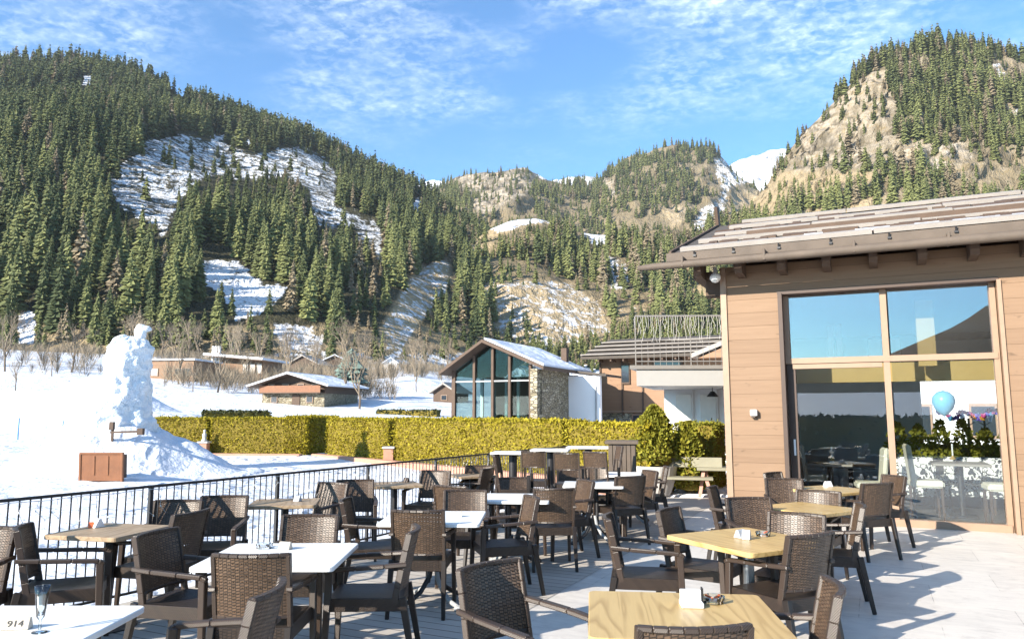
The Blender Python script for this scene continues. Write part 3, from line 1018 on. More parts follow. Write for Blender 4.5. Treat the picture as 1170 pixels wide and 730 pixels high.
# ------------------------------------------------------------------ conifers
def conifer_unit(levels, branches, rad, rng, sub=1, tip_pow=0.85, base=0.04, ragged=0.35):
    """needle crown of a spruce of height 1: drooping two-faced boughs"""
    V, T = [], []
    for k in range(levels):
        f = k / (levels - 1)
        z0 = base + (0.985 - base) * (f ** 0.92)
        rr = rad * (1 - f) ** tip_pow + 0.008
        if f < 0.12:
            rr *= 0.72 + 2.2 * f
        rr *= 0.86 + 0.28 * rng.random()
        nb = max(4, int(branches * (0.55 + 0.45 * (1 - f))))
        a0 = rng.random() * 6.28
        for b in range(nb):
            a = a0 + 2 * PI * b / nb + rng.normal() * 0.16
            L = rr * (1 - ragged * rng.random())
            dz = -(0.35 + 0.35 * rng.random()) * L - 0.006
            zj = rng.normal() * 0.6 / levels
            w = L * (0.30 + 0.14 * rng.random()) * (2.6 if sub == 0 else 1.0)
            ca, sa = math.cos(a), math.sin(a)
            for s in range(max(1, sub)):
                aa = a + (0 if s == 0 else rng.normal() * 0.35)
                LL = L * (1 if s == 0 else 0.55 + 0.4 * rng.random())
                ca, sa = math.cos(aa), math.sin(aa)
                zz = min(z0 + zj, 0.985) + (0 if s == 0 else rng.normal() * 0.012)
                i = len(V)
                mid = LL * 0.55
                V += [(0, 0, zz + 0.012),
                      (ca * mid - sa * w, sa * mid + ca * w, zz + dz * 0.75 - w * 0.45),
                      (ca * LL, sa * LL, zz + dz),
                      (ca * mid + sa * w, sa * mid - ca * w, zz + dz * 0.75 - w * 0.45),
                      (ca * mid, sa * mid, zz + dz * 0.40 + 0.004)]
                T += [(i, i + 1, i + 4), (i + 1, i + 2, i + 4), (i + 2, i + 3, i + 4), (i + 3, i, i + 4)] if sub else [(i, i + 1, i + 2), (i, i + 2, i + 3)]
    return np.array(V, float), np.array(T, int)

_r = np.random.default_rng(5)
NEAR_UNITS = [conifer_unit(30, 11, rd, _r, 2, tp, bs) for rd, tp, bs in ((0.175, 0.66, 0.05), (0.20, 0.72, 0.03), (0.150, 0.60, 0.09), (0.225, 0.82, 0.02))]
MID_UNITS = [conifer_unit(20, 9, rd, _r, 1, tp, 0.04, 0.45) for rd, tp in ((0.19, 0.66), (0.22, 0.72), (0.165, 0.58), (0.24, 0.85))]
FAR_UNITS = [conifer_unit(12, 7, rd, _r, 0, tp, 0.03, 0.4) for rd, tp in ((0.205, 0.64), (0.24, 0.70), (0.18, 0.58))]

def thin(P, spacing):
    """keep one point per grid cell"""
    key = np.floor(P[:, 0] / spacing).astype(np.int64) * 100003 + np.floor(P[:, 1] / spacing).astype(np.int64)
    _, k = np.unique(key, return_index=True)
    return P[k]

FOREST = []      # (P, height, width factor, tone, kind, region)
def scatter(sheet, n, spacing, clears, region, hmin, hmax, tone0, seed, limits, foot=None, gap=-0.45, larch=0.05, only=None):
    rng = np.random.default_rng(seed)
    P = thin(sheet.sample(n, rng), spacing)
    px, py = project(P)
    ok = (px > limits[0]) & (px < limits[1])
    P, px, py = P[ok], px[ok], py[ok]
    keep = np.ones(len(P))
    jit = P / (0.03 * P[:, 1:2])
    jx, jy = px + fbm(jit, 3) * 7, py + fbm(jit + 11, 3) * 5
    if only:
        keep = np.where(inpoly(jx, jy, only), 1.0, 0.0)
    for poly, pr in clears:
        keep = np.where(inpoly(jx, jy, poly), pr, keep)
    if foot:
        keep = np.where(py > foot, keep * 0.7, keep)
    g = fbm(P / 55.0 + seed, 3)
    keep = np.where((g < gap) & (keep > 0.9), 0.22, keep)
    ok = rng.random(len(P)) < keep
    P = P[ok]; g = g[ok]; kp = keep[ok]
    age = fbm(P / 70.0 + 3 + seed, 2)
    h = hmin + (hmax - hmin) * np.clip(0.5 + 0.55 * age + rng.normal(0, 0.26, len(P)), -0.15, 1.15)
    if foot:
        py2 = project(P)[1]
        h = h * np.interp(py2, [foot - 42, foot - 6], [1.0, 0.45])
    h = np.where(kp == 0.30, h * 0.55, h)
    qx_, qy_ = project(P)
    h = np.where((qx_ > 392) & (qx_ < 446) & (qy_ > 325) & (qy_ < 402), h * 0.5, h)
    h = np.where(kp < 0.5, h * rng.uniform(0.35, 0.85, len(P)), h)
    top = P.copy(); top[:, 2] += h * 0.85
    mid = P.copy(); mid[:, 2] += h * 0.45
    blk = np.zeros(len(P), bool)
    for Q in (top, mid):
        qx, qy = project(Q)
        for poly, pr in clears:
            if pr < 0.13:
                blk |= inpoly(qx, qy, poly) & (kp > 0.5)
    h = np.where(blk, h * rng.uniform(0.25, 0.5, len(P)), h)
    tone = np.clip(tone0 - 0.06 + rng.normal(0, 0.27, len(P)) + 0.45 * fbm(P / 60.0 + 40, 2), 0, 1)  # base tone per slope puts sunlit and darker sides into the crown colour
    kind = np.where(rng.random(len(P)) < larch * (1 + 2 * (fbm(P / 60.0 + 80, 2) > 0.25)), 1, 0)
    FOREST.append((P, h, rng.uniform(0.85, 1.2, len(P)), tone, kind, np.full(len(P), region)))
scatter(left, 26000, 7.4, M1_CLEAR, 0, 14, 27, 0.40, 21, (-160, 640), 406)
scatter(middle, 14000, 5.8, M5_CLEAR, 1, 9, 24, 0.66, 22, (400, 1000), 404, gap=-0.10, larch=0.12)
scatter(far, 26000, 10.5, M3_CLEAR, 2, 15, 25, 0.74, 23, (480, 960), None, -0.15)
scatter(right, 22000, 5.8, M2_CLEAR, 3, 13, 24, 0.78, 24, (800, 1330), None, -0.10, larch=0.10)
F1 = [(438, 398), (520, 374), (560, 388), (600, 402), (680, 390), (720, 366), (840, 352), (840, 424), (438, 424)]
scatter(middle, 40000, 3.4, [], 1, 4.5, 10, 0.70, 25, (430, 850), None, -0.3, larch=0.12, only=F1)
F0 = [(-20, 366), (60, 352), (200, 372), (300, 385), (440, 380), (440, 415), (-20, 412)]
scatter(left, 40000, 4.2, [(S3, 0), (S4, 0), (S10, 0)], 0, 4, 11, 0.5, 26, (-20, 450), None, -0.2, larch=0.12, only=F0)
FP = np.concatenate([f[0] for f in FOREST]); FH = np.concatenate([f[1] for f in FOREST])
FW = np.concatenate([f[2] for f in FOREST]); FT = np.concatenate([f[3] for f in FOREST])
FK = np.concatenate([f[4] for f in FOREST]); FR = np.concatenate([f[5] for f in FOREST])
fpx, fpy = project(FP)
size_px = FH / FP[:, 1] * F
# what shows: its crown is in the frame and not hidden by the restaurant or the roof
top_y = fpy - size_px
vis = (fpx > 4) & (fpx < 1166) & (top_y < 448) & (fpy > 8)
roof_y = np.where(fpx > 760, 300 - (fpx - 760) * 0.2, 900)
vis &= ~((fpx > 826) & (fpy > roof_y))
order = np.argsort(-np.where(vis, size_px, 0))
single = order[:270]
is_single = np.zeros(len(FP), bool); is_single[single] = True

# one prototype per kind, copied for each single tree
def conifer_proto(k, larch):
    root = thing('conifer_tree', 'spruce', 'tree')
    V, T = NEAR_UNITS[k]
    rng = np.random.default_rng(90 + k)
    if larch:
        keep = rng.random(len(T)) < 0.42
        T = T[keep]
    np_mesh('crown', V, T, M['larch'] if larch else M['conifer'], parent=root)
    b = MB().tube([(0, 0, -0.06), (0.002, 0, 0.3), (0, 0.002, 0.97)], [0.014, 0.010, 0.001], 6)
    b.build('trunk', M['bark'], root)
    return root
PROTO = {(k, l): conifer_proto(k, l) for k in range(4) for l in (0, 1)}
USED = set()
REG_LABEL = {
    0: ('spruces in the forest along the foot of the left mountain', 'dark green spruce in the dense forest at the foot of the snow-patched left mountain'),
    1: ('spruces on the wooded foothill behind the pavilion', 'olive green spruce on the sunny wooded foothill rising behind the glass pavilion and timber house'),
    2: ('spruces on the far wooded mountain', 'small distant spruce on the far wooded mountain in the gap of the valley'),
    3: ('spruces on the steep right mountain', 'sunlit spruce on the steep cliffy mountain above the restaurant roof')}
REG_LABEL_L = {0: ('bare larches on the left mountain', 'bare brown larch among the dark spruces of the left mountain'),
               1: ('bare larches on the wooded foothill', 'bare brown larch among the spruces of the foothill behind the pavilion'),
               2: ('bare larches on the far mountain', 'bare brown larch among the distant spruces of the far mountain'),
               3: ('bare larches on the right mountain', 'bare brown larch on the cliffy mountain above the restaurant roof')}
rs = random.Random(3)
for i in single:
    k, l, rg = rs.randrange(4), int(FK[i]), int(FR[i])
    pr = PROTO[(k, l)]
    if (k, l) not in USED:
        o = pr; USED.add((k, l))
    else:
        o = copy_tree(pr)
    o.location = FP[i]
    o.rotation_euler = (rs.gauss(0, 0.02), rs.gauss(0, 0.02), rs.random() * 6.28)
    o.scale = (FH[i] * FW[i], FH[i] * FW[i], FH[i])
    g, lb = (REG_LABEL_L if l else REG_LABEL)[rg]
    o['group'] = g; o['label'] = lb
for key, pr in PROTO.items():
    if key not in USED:
        for ch in list(pr.children):
            bpy.data.objects.remove(ch)
        bpy.data.objects.remove(pr)

def forest_mass():
    rng = np.random.default_rng(77)
    Vs, Ts, Tn, Mi = [], [], [], []
    off = 0
    cls = np.where(size_px > 32, 0, 1)
    var = rng.integers(0, 12, len(FP))
    for c, units in ((0, MID_UNITS), (1, FAR_UNITS)):
        for k, (V, T) in enumerate(units):
            sel = np.where(~is_single & (cls == c) & (var % len(units) == k))[0]
            if not len(sel):
                continue
            a = rng.random(len(sel)) * 6.28
            ca, sa = np.cos(a)[:, None], np.sin(a)[:, None]
            s, h = (FH[sel] * FW[sel])[:, None], FH[sel][:, None]
            x = (V[None, :, 0] * ca - V[None, :, 1] * sa) * s + FP[sel, 0:1]
            y = (V[None, :, 0] * sa + V[None, :, 1] * ca) * s + FP[sel, 1:2]
            z = V[None, :, 2] * h + FP[sel, 2:3] - 0.3
            W_ = np.stack([x, y, z], -1)
            nV = len(V)
            tt = T[None] + (np.arange(len(sel)) * nV)[:, None, None] + off
            Vs.append(W_.reshape(-1, 3)); Ts.append(tt.reshape(-1, 3))
            Tn.append(np.repeat(FT[sel], nV)); Mi.append(np.repeat(FK[sel], len(T)))
            off += nV * len(sel)
    V, T = np.concatenate(Vs), np.concatenate(Ts)
    o = np_mesh('conifer_forest', V, T, [M['conifer_mass'], M['larch']], np.concatenate(Mi), attrs={'tone': np.concatenate(Tn)})
    tag(o, 'dense green conifer forest covering the mountain slopes', 'forest', kind='stuff')
    print('forest trees', len(FP), 'tris', len(T))
forest_mass()

# ------------------------------------------------------------------ dry brush at the foot of the slopes
def brush():
    rng = np.random.default_rng(31)
    pts = []
    def along(px0, px1, d0, d1, n, zfn):
        px = rng.uniform(px0, px1, n); d = rng.uniform(d0, d1, n)
        x = (px - 585) / F * d
        pts.append(np.stack([x, d, zfn(x, d)], -1))
    gz = lambda x, y: ground_z(x, y)
    along(-20, 120, 205, 226, 150, gz)
    along(130, 520, 150, 240, 620, gz)
    along(190, 450, 92, 150, 420, gz)
    along(-15, 115, 100, 150, 60, gz)
    P = thin(left.sample(9000, rng), 5.0); px, py = project(P)
    ok = (py > 368) & (px > -20) & (px < 560) & (rng.random(len(P)) < 0.7)
    pts.append(P[ok])
    P = thin(middle.sample(9000, rng), 4.5); px, py = project(P)
    ok = ((py > 385) | (rng.random(len(P)) < 0.16)) & (px > 420) & (px < 850) & (rng.random(len(P)) < 0.7)
    for pl in (KS, KN, KS2):
        ok &= ~inpoly(px, py, pl)
    ok &= ~(inpoly(px, py, G2) & (rng.random(len(P)) < 0.93))
    pts.append(P[ok])
    P = thin(right.sample(5000, rng), 7); px, py = project(P)
    ok = (px > 840) & (px < 1000) & (py > 190) & (rng.random(len(P)) < 0.5)
    pts.append(P[ok])
    for k_, (poly, n_) in enumerate(((S1, .5), (S2, .5), (S3, .22), (S4, .4), (G1, .5))):
        Pq = thin(left.sample(30000, rng), 5.5); px, py = project(Pq)
        pts.append(Pq[inpoly(px, py, poly) & (rng.random(len(Pq)) < n_)])
        low_from = None
    nlow = sum(len(q) for q in pts[-5:])
    P = np.concatenate(pts)
    lowmask = np.zeros(len(P), bool); lowmask[len(P) - nlow:] = True
    # one bush: a fan of thin upright twigs
    Vs, Ts, Tn = [], [], []
    nt = 46
    for p, lw in zip(P, lowmask):
        hgt = rng.uniform(0.8, 2.2) if lw else rng.uniform(1.8, 4.6); rad = hgt * rng.uniform(0.35, 0.6)
        a = rng.random(nt) * 6.28; rr = np.sqrt(rng.random(nt)) * rad
        b = np.stack([np.cos(a) * rr * 0.25, np.sin(a) * rr * 0.25, np.zeros(nt)], -1)
        b[:, 2] = rng.random(nt) * hgt * 0.45
        tp = np.stack([np.cos(a) * rr, np.sin(a) * rr, b[:, 2] + hgt * rng.uniform(0.25, 0.62, nt)], -1)
        sd = np.stack([-np.sin(a + 0.7), np.cos(a + 0.7), np.zeros(nt)], -1) * (0.034 * hgt / 4)
        V = np.stack([b - sd, b + sd, tp], 1) + p
        Vs.append(V.reshape(-1, 3)); Tn.append(np.full(nt * 3, np.clip(rng.normal(0.5, 0.25), 0, 1)))
    V = np.concatenate(Vs)
    T = np.arange(len(V)).reshape(-1, 3)
    tag(np_mesh('dry_brush', V, T, M['brush'], attrs={'tone': np.concatenate(Tn)}),
        'tangle of dry brown brushwood along the foot of the slopes', 'brushwood', kind='stuff')
brush()

# ------------------------------------------------------------------ bare deciduous trees
def bare_unit(seed, depth=6, spread=0.55, n0=2):
    rng = random.Random(seed)
    trunk, twigs = MB(), MB()
    def grow(p, d, L, r, k):
        q = p + d * L
        mid = p + d * (L * 0.5) + Vector((rng.gauss(0, 1), rng.gauss(0, 1), 0)) * (L * 0.05)
        (trunk if k == 0 else twigs).tube([p, mid, q], [r, r * 0.85, r * 0.68], 6 if k < 2 else 3, cap=False)
        if k >= depth:
            return
        n = n0 if k else 4
        for _ in range(n + (1 if rng.random() < 0.35 else 0)):
            ax = Vector((rng.gauss(0, 1), rng.gauss(0, 1), rng.gauss(0, 1))).normalized()
            nd = (d + ax * spread * (1.0 if k else 0.8) + Vector((0, 0, 0.16))).normalized()
            st = p + (q - p) * rng.uniform(0.55, 1.0)
            grow(st, nd, L * rng.uniform(0.58, 0.80), r * 0.60, k + 1)
    grow(Vector((0, 0, -0.02)), Vector((rng.gauss(0, .04), rng.gauss(0, .04), 1)).normalized(), 0.30, 0.013, 0)
    return trunk, twigs
def bare_proto(seed, **kw):
    root = thing('bare_tree', 'bare tree', 'tree')
    a, b = bare_unit(seed, **kw)
    a.build('trunk', M['bark'], root, recalc=False)
    b.build('crown', M['twig'], root, recalc=False)
    return root
BP = [bare_proto(1), bare_proto(2, spread=0.7), bare_proto(4, spread=0.42), bare_proto(9, spread=0.62)]
bused = set()
def bare(px, d, h, k, label, group=None):
    pr = BP[k]
    if k in bused:
        o = copy_tree(pr)
    else:
        o = pr; bused.add(k)
    x = (px - 585) / F * d
    o.location = (x, d, float(ground_z([x], [d])[0]))
    h = h * 1.12
    o.scale = (h, h, h)
    o.rotation_euler = (0, 0, rs.random() * 6.28)
    o['label'] = label
    if group:
        o['group'] = group
    elif 'group' in o:
        del o['group']
bare(6, 105, 11, 0, 'frosty bare tree cut by the left edge above the snowfield')
bare(82, 112, 9.5, 1, 'wide bare tree on the snowfield left of the ice sculpture')
bare(60, 96, 4.6, 3, 'low bare bush-like tree left of the wide one on the snowfield')
bare(20, 78, 4.2, 2, 'small bare tree standing low on the snow at the far left')
bare(205, 100, 8.0, 3, 'bare tree in front of the brown block house')
bare(250, 92, 8.4, 1, 'bare tree below the house with three white chimneys')
bare(222, 90, 4.6, 2, 'small bare tree between the block house and the chimney house')
bare(396, 84, 7.6, 2, 'tall thin bare tree right of the wooden chalet')
bare(412, 78, 8.2, 0, 'slim bare sapling in the garden of the wooden chalet')
bare(476, 105, 6.4, 2, 'lone thin bare sapling on the snow left of the pavilion')
bare(280, 118, 7, 0, 'bare tree under the flat snowy roof behind the chalet')
bare(330, 112, 9, 3, 'bare tree showing above the snowy chalet roof')
bare(360, 118, 10, 1, 'broad bare tree rising behind the right end of the chalet')
for k in range(26):
    bare(rs.uniform(130, 520), rs.uniform(150, 215), rs.uniform(9, 15), rs.randrange(4),
         'leafless brown tree in the thicket at the foot of the left mountain', 'leafless trees in the thicket at the mountain foot')

# a blue spruce by the chalet
x = (401 - 585) / F * 92
t_ = thing('blue_spruce', 'rounded blue-grey spruce standing right of the wooden chalet', 'tree', (x, 92, float(ground_z([x], [92])[0])))
V, T = conifer_unit(18, 12, 0.42, np.random.default_rng(8), 2, 0.55, 0.42, 0.35)
V = V * np.array([6.4, 6.4, 6.4])
np_mesh('crown', V, T, M['blue_spruce'], parent=t_)
MB().tube([(0, 0, -0.2), (0, 0, 6)], [0.16, 0.03], 8).build('trunk', M['bark'], t_)

# ------------------------------------------------------------------ valley air
m, t = new_mat('valley_air')
pv_ = t.n('ShaderNodeVolumePrincipled')
pv_.inputs['Color'].default_value = (0.80, 0.90, 1.0, 1)
pv_.inputs['Density'].default_value = 0.00006
pv_.inputs['Anisotropy'].default_value = 0.0
ot = t.n('ShaderNodeOutputMaterial')
t.l(pv_.outputs[0], ot.inputs['Volume'])
hz = MB().box((0, 500, 650), (8600, 9000, 1303)).build('haze', m)
tag(hz, kind='stuff')
# ------------------------------------------------------------------ terrace
r0 = RA - RD * 14
r1 = RA + RD * 11.0
def sheet(name, pts, z, mat, thick=None):
    b = MB()
    if thick:
        b.prism([(p[0], p[1], z) for p in pts], (0, 0, -thick))
    else:
        b.face([(p[0], p[1], z) for p in pts])
    return tag(b.build(name, mat), kind='structure')
sheet('terrace_floor', [(r0.x - .12, r0.y), (r1.x - .12, r1.y), (4.2, 15.2), (20, 15.2), (20, -14), (r0.x - .12, -14)], 0.0, M['terrace'], 0.45)
TV = Vector((math.cos(TILE_A + PI / 2), math.sin(TILE_A + PI / 2), 0))
q = at_z(640, 676, 0)
qa, qb = q - TV * 7.2, q + TV * 8.4
sheet('deck_floor', [(r0.x - .1, r0.y - 3), (r0.x - .1, r0.y), (r1.x - .1, r1.y), (qb.x, qb.y), (qa.x, qa.y)], 0.004, M['deck'])

# ------------------------------------------------------------------ railing
rail = thing('railing', 'long black metal railing with thin upright bars along the terrace edge', 'railing', tuple(RA), math.atan2(RD.y, RD.x))
L0, L1 = -3.4, 10.9
MB().beam((L0, 0, 1.012), (L1, 0, 1.012), 0.045, 0.022).build('handrail', M['black_metal'], rail)
MB().beam((L0, 0, 0.10), (L1, 0, 0.10), 0.03, 0.018).build('bottom_rail', M['black_metal'], rail)
k = L0
pi = 0
while k < L1:
    kn = min(k + 1.567, L1)
    MB().beam((k, 0, -0.15), (k, 0, 1.0), 0.034, 0.034).build('post', M['black_metal'], rail)
    b = MB()
    n = int(round((kn - k) / 0.082))
    for i in range(1, n):
        xx = k + (kn - k) * i / n
        b.tube([(xx, 0, 0.10), (xx, 0, 1.003)], 0.0062, 6)
    b.build('bar_panel', M['black_metal'], rail)
    k = kn
# dangling fairy lights wound on the railing
rl = random.Random(12)
wire, bulbs = MB(), MB()
for i in range(int((L1 - L0) / 0.16)):
    xx = L0 + i * 0.16 + rl.uniform(-.03, .03)
    ln = rl.choice((0.10, 0.16, 0.24, 0.30))
    pts = [(xx, -0.028, 0.992)]
    for s in range(1, 4):
        pts.append((xx + rl.uniform(-.03, .03) * s, -0.03 + rl.uniform(-.012, .012), 0.992 - ln * s / 3))
    wire.tube(pts, 0.0022, 4)
    for p in pts[1:]:
        bulbs.lathe([(0.0, -0.012), (0.006, -0.006), (0.004, 0.006), (0, 0.010)], 6, p)
wire.tube([(L0 + .15 * j, -0.028, 0.988 + 0.006 * math.sin(j * 1.7)) for j in range(int((L1 - L0) / .15))], 0.003, 5)
fl = wire.build('fairy_lights', M['cable'])
fl.location = RA; fl.rotation_euler = (0, 0, math.atan2(RD.y, RD.x))
tag(fl, 'string of short dangling fairy lights hung under the black handrail', 'fairy lights')
tag(bulbs.build('bulbs', M['bulb'], fl), kind='stuff')

# ------------------------------------------------------------------ hedges
def leaf_cloud(points, normals, size, rng, tone0=0.5, tone_sd=0.25, flat=0.6):
    """small leaf sprays: one bent quad each"""
    n = len(points)
    d = rng.normal(size=(n, 3))
    a = normals * flat + d * 0.7
    a /= np.linalg.norm(a, axis=1, keepdims=True)
    s = np.cross(a, rng.normal(size=(n, 3)))
    s /= np.linalg.norm(s, axis=1, keepdims=True)
    L = (size * rng.uniform(0.6, 1.5, n))[:, None]
    Wd = L * rng.uniform(0.28, 0.5, n)[:, None]
    p0 = points - a * L * 0.3
    V = np.stack([p0 - s * Wd * .5, p0 + s * Wd * .5, points + a * L * .5 + s * Wd * .6, points + a * L], 1)
    V[:, 3] = points + a * L * 0.6 - s * Wd * 0.6
    tone = np.repeat(np.clip(rng.normal(tone0, tone_sd, n), 0, 1), 4)
    return V.reshape(-1, 3), np.arange(n * 4).reshape(-1, 4), tone

def hedge(name, A, B, width, z0, z1, label, mat, core, dens=900, leaf=0.052, seed=1, cat='hedge', group=None, wav=0.05):
    """clipped hedge from A to B (front edge), going back by width"""
    rng = np.random.default_rng(seed)
    up_ = rise((A[1] + B[1]) / 2) if A[1] > 13 else 0
    z0, z1 = z0 + up_ - 0.05, z1 + up_
    A, B = Vector((A[0], A[1], 0)), Vector((B[0], B[1], 0))
    d = (B - A); Ln = d.length; d.normalize()
    back = Vector((-d.y, d.x, 0))
    if back.y < 0:
        back = -back
    if abs(back.y) < 0.3 and back.x > 0:
        back = -back
    b = MB()
    ins = 0.07
    c = A + d * (Ln / 2) + back * (width / 2)
    b.frame((c.x, c.y, (z0 + z1 - .05) / 2), d * (Ln / 2 - ins), back * (width / 2 - ins), (0, 0, (z1 - z0 - .05) / 2 - .02))
    co_V = np.array(b.v); co_F = np.array(b.f)
    faces = [('f', Ln * (z1 - z0)), ('b', Ln * (z1 - z0) * 0.4), ('t', Ln * width), ('l', width * (z1 - z0)), ('r', width * (z1 - z0))]
    Vs, Fs, Ts = [], [], []
    off = 0
    dn, bn = np.array(d), np.array(back)
    Ap = np.array(A)
    for nm, ar in faces:
        n = int(ar * dens)
        u, v, q = rng.random(n), rng.random(n), rng.normal(0, 0.03, n)
        zz = z0 + (z1 - z0) * v
        if nm in 'fb':
            P = Ap + dn * (u * Ln)[:, None] + bn * (width if nm == 'b' else 0.0)
            N = (bn if nm == 'b' else -bn)[None].repeat(n, 0)
            P = P + np.stack([0 * zz, 0 * zz, zz], -1)
        elif nm == 't':
            P = Ap + dn * (u * Ln)[:, None] + bn * (v * width)[:, None] + np.array([0, 0, z1])
            N = np.array([[0, 0, 1.0]]).repeat(n, 0)
        else:
            P = Ap + dn * (0.0 if nm == 'l' else Ln) + bn * (u * width)[:, None] + np.stack([0 * zz, 0 * zz, zz], -1)
            N = (-dn if nm == 'l' else dn)[None].repeat(n, 0)
        bulge = fbm(P / 0.55, 3) * wav
        P = P + N * (q + bulge - 0.05)[:, None]
        V, Fq, T = leaf_cloud(P, N, leaf, rng, 0.5 + 0.0, 0.24, 0.95)
        T = np.clip(T + np.repeat(fbm(P / 0.35 + 5, 3) * 0.4, 4), 0, 1)
        Vs.append(V); Fs.append(Fq + off); Ts.append(T); off += len(V)
    mi = [0] * sum(len(f) for f in Fs) + [1] * len(co_F)
    Vs.append(co_V); Fs.append(co_F + off); Ts.append(np.full(len(co_V), 0.2))
    o = np_mesh(name, np.concatenate(Vs), np.concatenate(Fs), [mat, core], mi, attrs={'tone': np.concatenate(Ts)})
    return tag(o, label, cat, group)

def hp(px, d):
    return ((px - 585) / F * d, d)
ZG = -0.15
bA0, bA1 = hp(172, 27.2), hp(352, 26.4)
hedge('hedge', bA0, hp(240, 26.9), 0.9, ZG, 1.16, 'short yellow clipped hedge beside the ice sculpture, leftmost of the row', M['hedge'], M['hedge_core'], seed=1)
hedge('hedge', hp(243, 26.9), bA1, 0.9, ZG, 1.16, 'long yellow clipped hedge left of the dark gap, behind a small brick pillar', M['hedge'], M['hedge_core'], seed=2)
ax, ay = bA1
rx, ry = Vector((ax, ay, 0)) + Vector((-0.05, 1.0, 0)), None
hedge('hedge', (ax + .06, ay + .02), (ax + .45, ay + 3.2), 0.9, ZG, 1.20, 'shaded return of the yellow hedge running back at the dark gap', M['hedge'], M['hedge_core'], seed=3)
b0 = Vector((*hp(376, 26.3), 0)); bd = Vector((2.34, -2.75, 0)).normalized()
def hb(px):
    """point of the front edge of the near hedge in the given direction"""
    r = (px - 585) / F
    s = (r * b0.y - b0.x) / (bd.x - r * bd.y)
    return b0 + bd * s
hedge('hedge', hb(374), hb(444), 1.0, ZG, 1.18, 'yellow clipped hedge between the dark gap and the narrow brick pillar', M['hedge'], M['hedge_core'], seed=4)
hedge('hedge', hb(450), hb(641), 1.0, ZG, 1.27, 'longest yellow clipped hedge, in front of the glass gabled pavilion', M['hedge'], M['hedge_core'], seed=5)
hedge('hedge', hb(644), hb(738), 1.0, ZG, 1.27, 'yellow clipped hedge ending at the conical thuja bush', M['hedge'], M['hedge_core'], seed=6)
e0 = hp(768, 17.0); e1 = hp(813, 16.4)
hedge('hedge', e0, e1, 0.8, ZG, 1.27, 'green-yellow hedge end right of the conical thuja, by the white wall', M['thuja'], M['hedge_core'], seed=7, wav=0.12)

# pink brick kerb along the hedges and two brick pillars
def wall_piece(name, p, q2, th, z0, z1, mat, label, cat, off=0.35):
    p, q2 = Vector((p[0], p[1], 0)), Vector((q2[0], q2[1], 0))
    d = (q2 - p).normalized(); n = Vector((d.y, -d.x, 0))
    if n.y > 0:
        n = -n
    p, q2 = p + n * off, q2 + n * off
    z0, z1 = z0 + rise((p.y + q2.y) / 2), z1 + rise((p.y + q2.y) / 2)
    b = MB().beam((p.x, p.y, (z0 + z1) / 2), (q2.x, q2.y, (z0 + z1) / 2), th, z1 - z0)
    return tag(b.build(name, mat, bevel=0.015), label, cat)
wall_piece('garden_wall', bA0, bA1, 0.3, -0.45, -0.08, M['brick'], 'low pink brick kerb wall under the far left hedges', 'wall')
wall_piece('garden_wall', hb(374), hb(738), 0.3, -0.35, 0.02, M['brick'], 'low pink brick kerb wall along the near hedges behind the railing', 'wall')
def pillar(px, d, off, h, label, statue):
    x, y = hp(px, d)
    t_ = thing('brick_pillar', label, 'pillar', (x, y - off, ZG - .05 + rise(d)))
    MB().box((0, 0, h / 2), (0.3, 0.3, h)).build('shaft', M['brick'], t_, bevel=.01)
    MB().box((0, 0, h + .03), (0.38, 0.38, 0.06)).build('cap', M['concrete'], t_, bevel=.01)
    if statue:
        s = tag(MB().lathe([(0, 0), (.10, 0), (.10, .05), (.06, .09), (.07, .18), (.08, .24), (.04, .30), (.035, .32), (.05, .36), (.04, .40), (0, .42)], 12).build('stone_figure', M['concrete'], smooth=True),
                'small pale stone figure standing on the left brick pillar', 'statue')
        s.location = (x, y - off, ZG + h + .01 + rise(d))
pillar(241, 26.9, .25, 0.46, 'short pink brick pillar carrying a small stone figure', True)
p447 = hb(447)
pillar(447, p447.y, .05, 0.50, 'slim pink brick pillar in the slot between two yellow hedges', False)
tag(hedge('low_hedge', hp(236, 36), hp(312, 37.5), 1.0, ZG - .2, 1.25, 'low dark hedge behind the yellow hedges on the left', M['dark_hedge'], M['hedge_core'], dens=160, leaf=.13, seed=8), None, None)
hedge('low_hedge', hp(430, 66), hp(500, 64), 0.9, 0.0, 0.95, 'far low clipped green hedge on the snow left of the pavilion', M['dark_hedge'], M['hedge_core'], dens=60, leaf=.2, seed=9)
# unseen hedge added behind the terrace to darken the reflection in the glazing
hedge('hedge', (-9.5, -7.5), (3.0, -11.5), 1.2, -0.2, 1.55, 'unseen dark hedge added behind the terrace to darken the mirrored view', M['dark_hedge'], M['hedge_core'], dens=50, leaf=.16, seed=10)

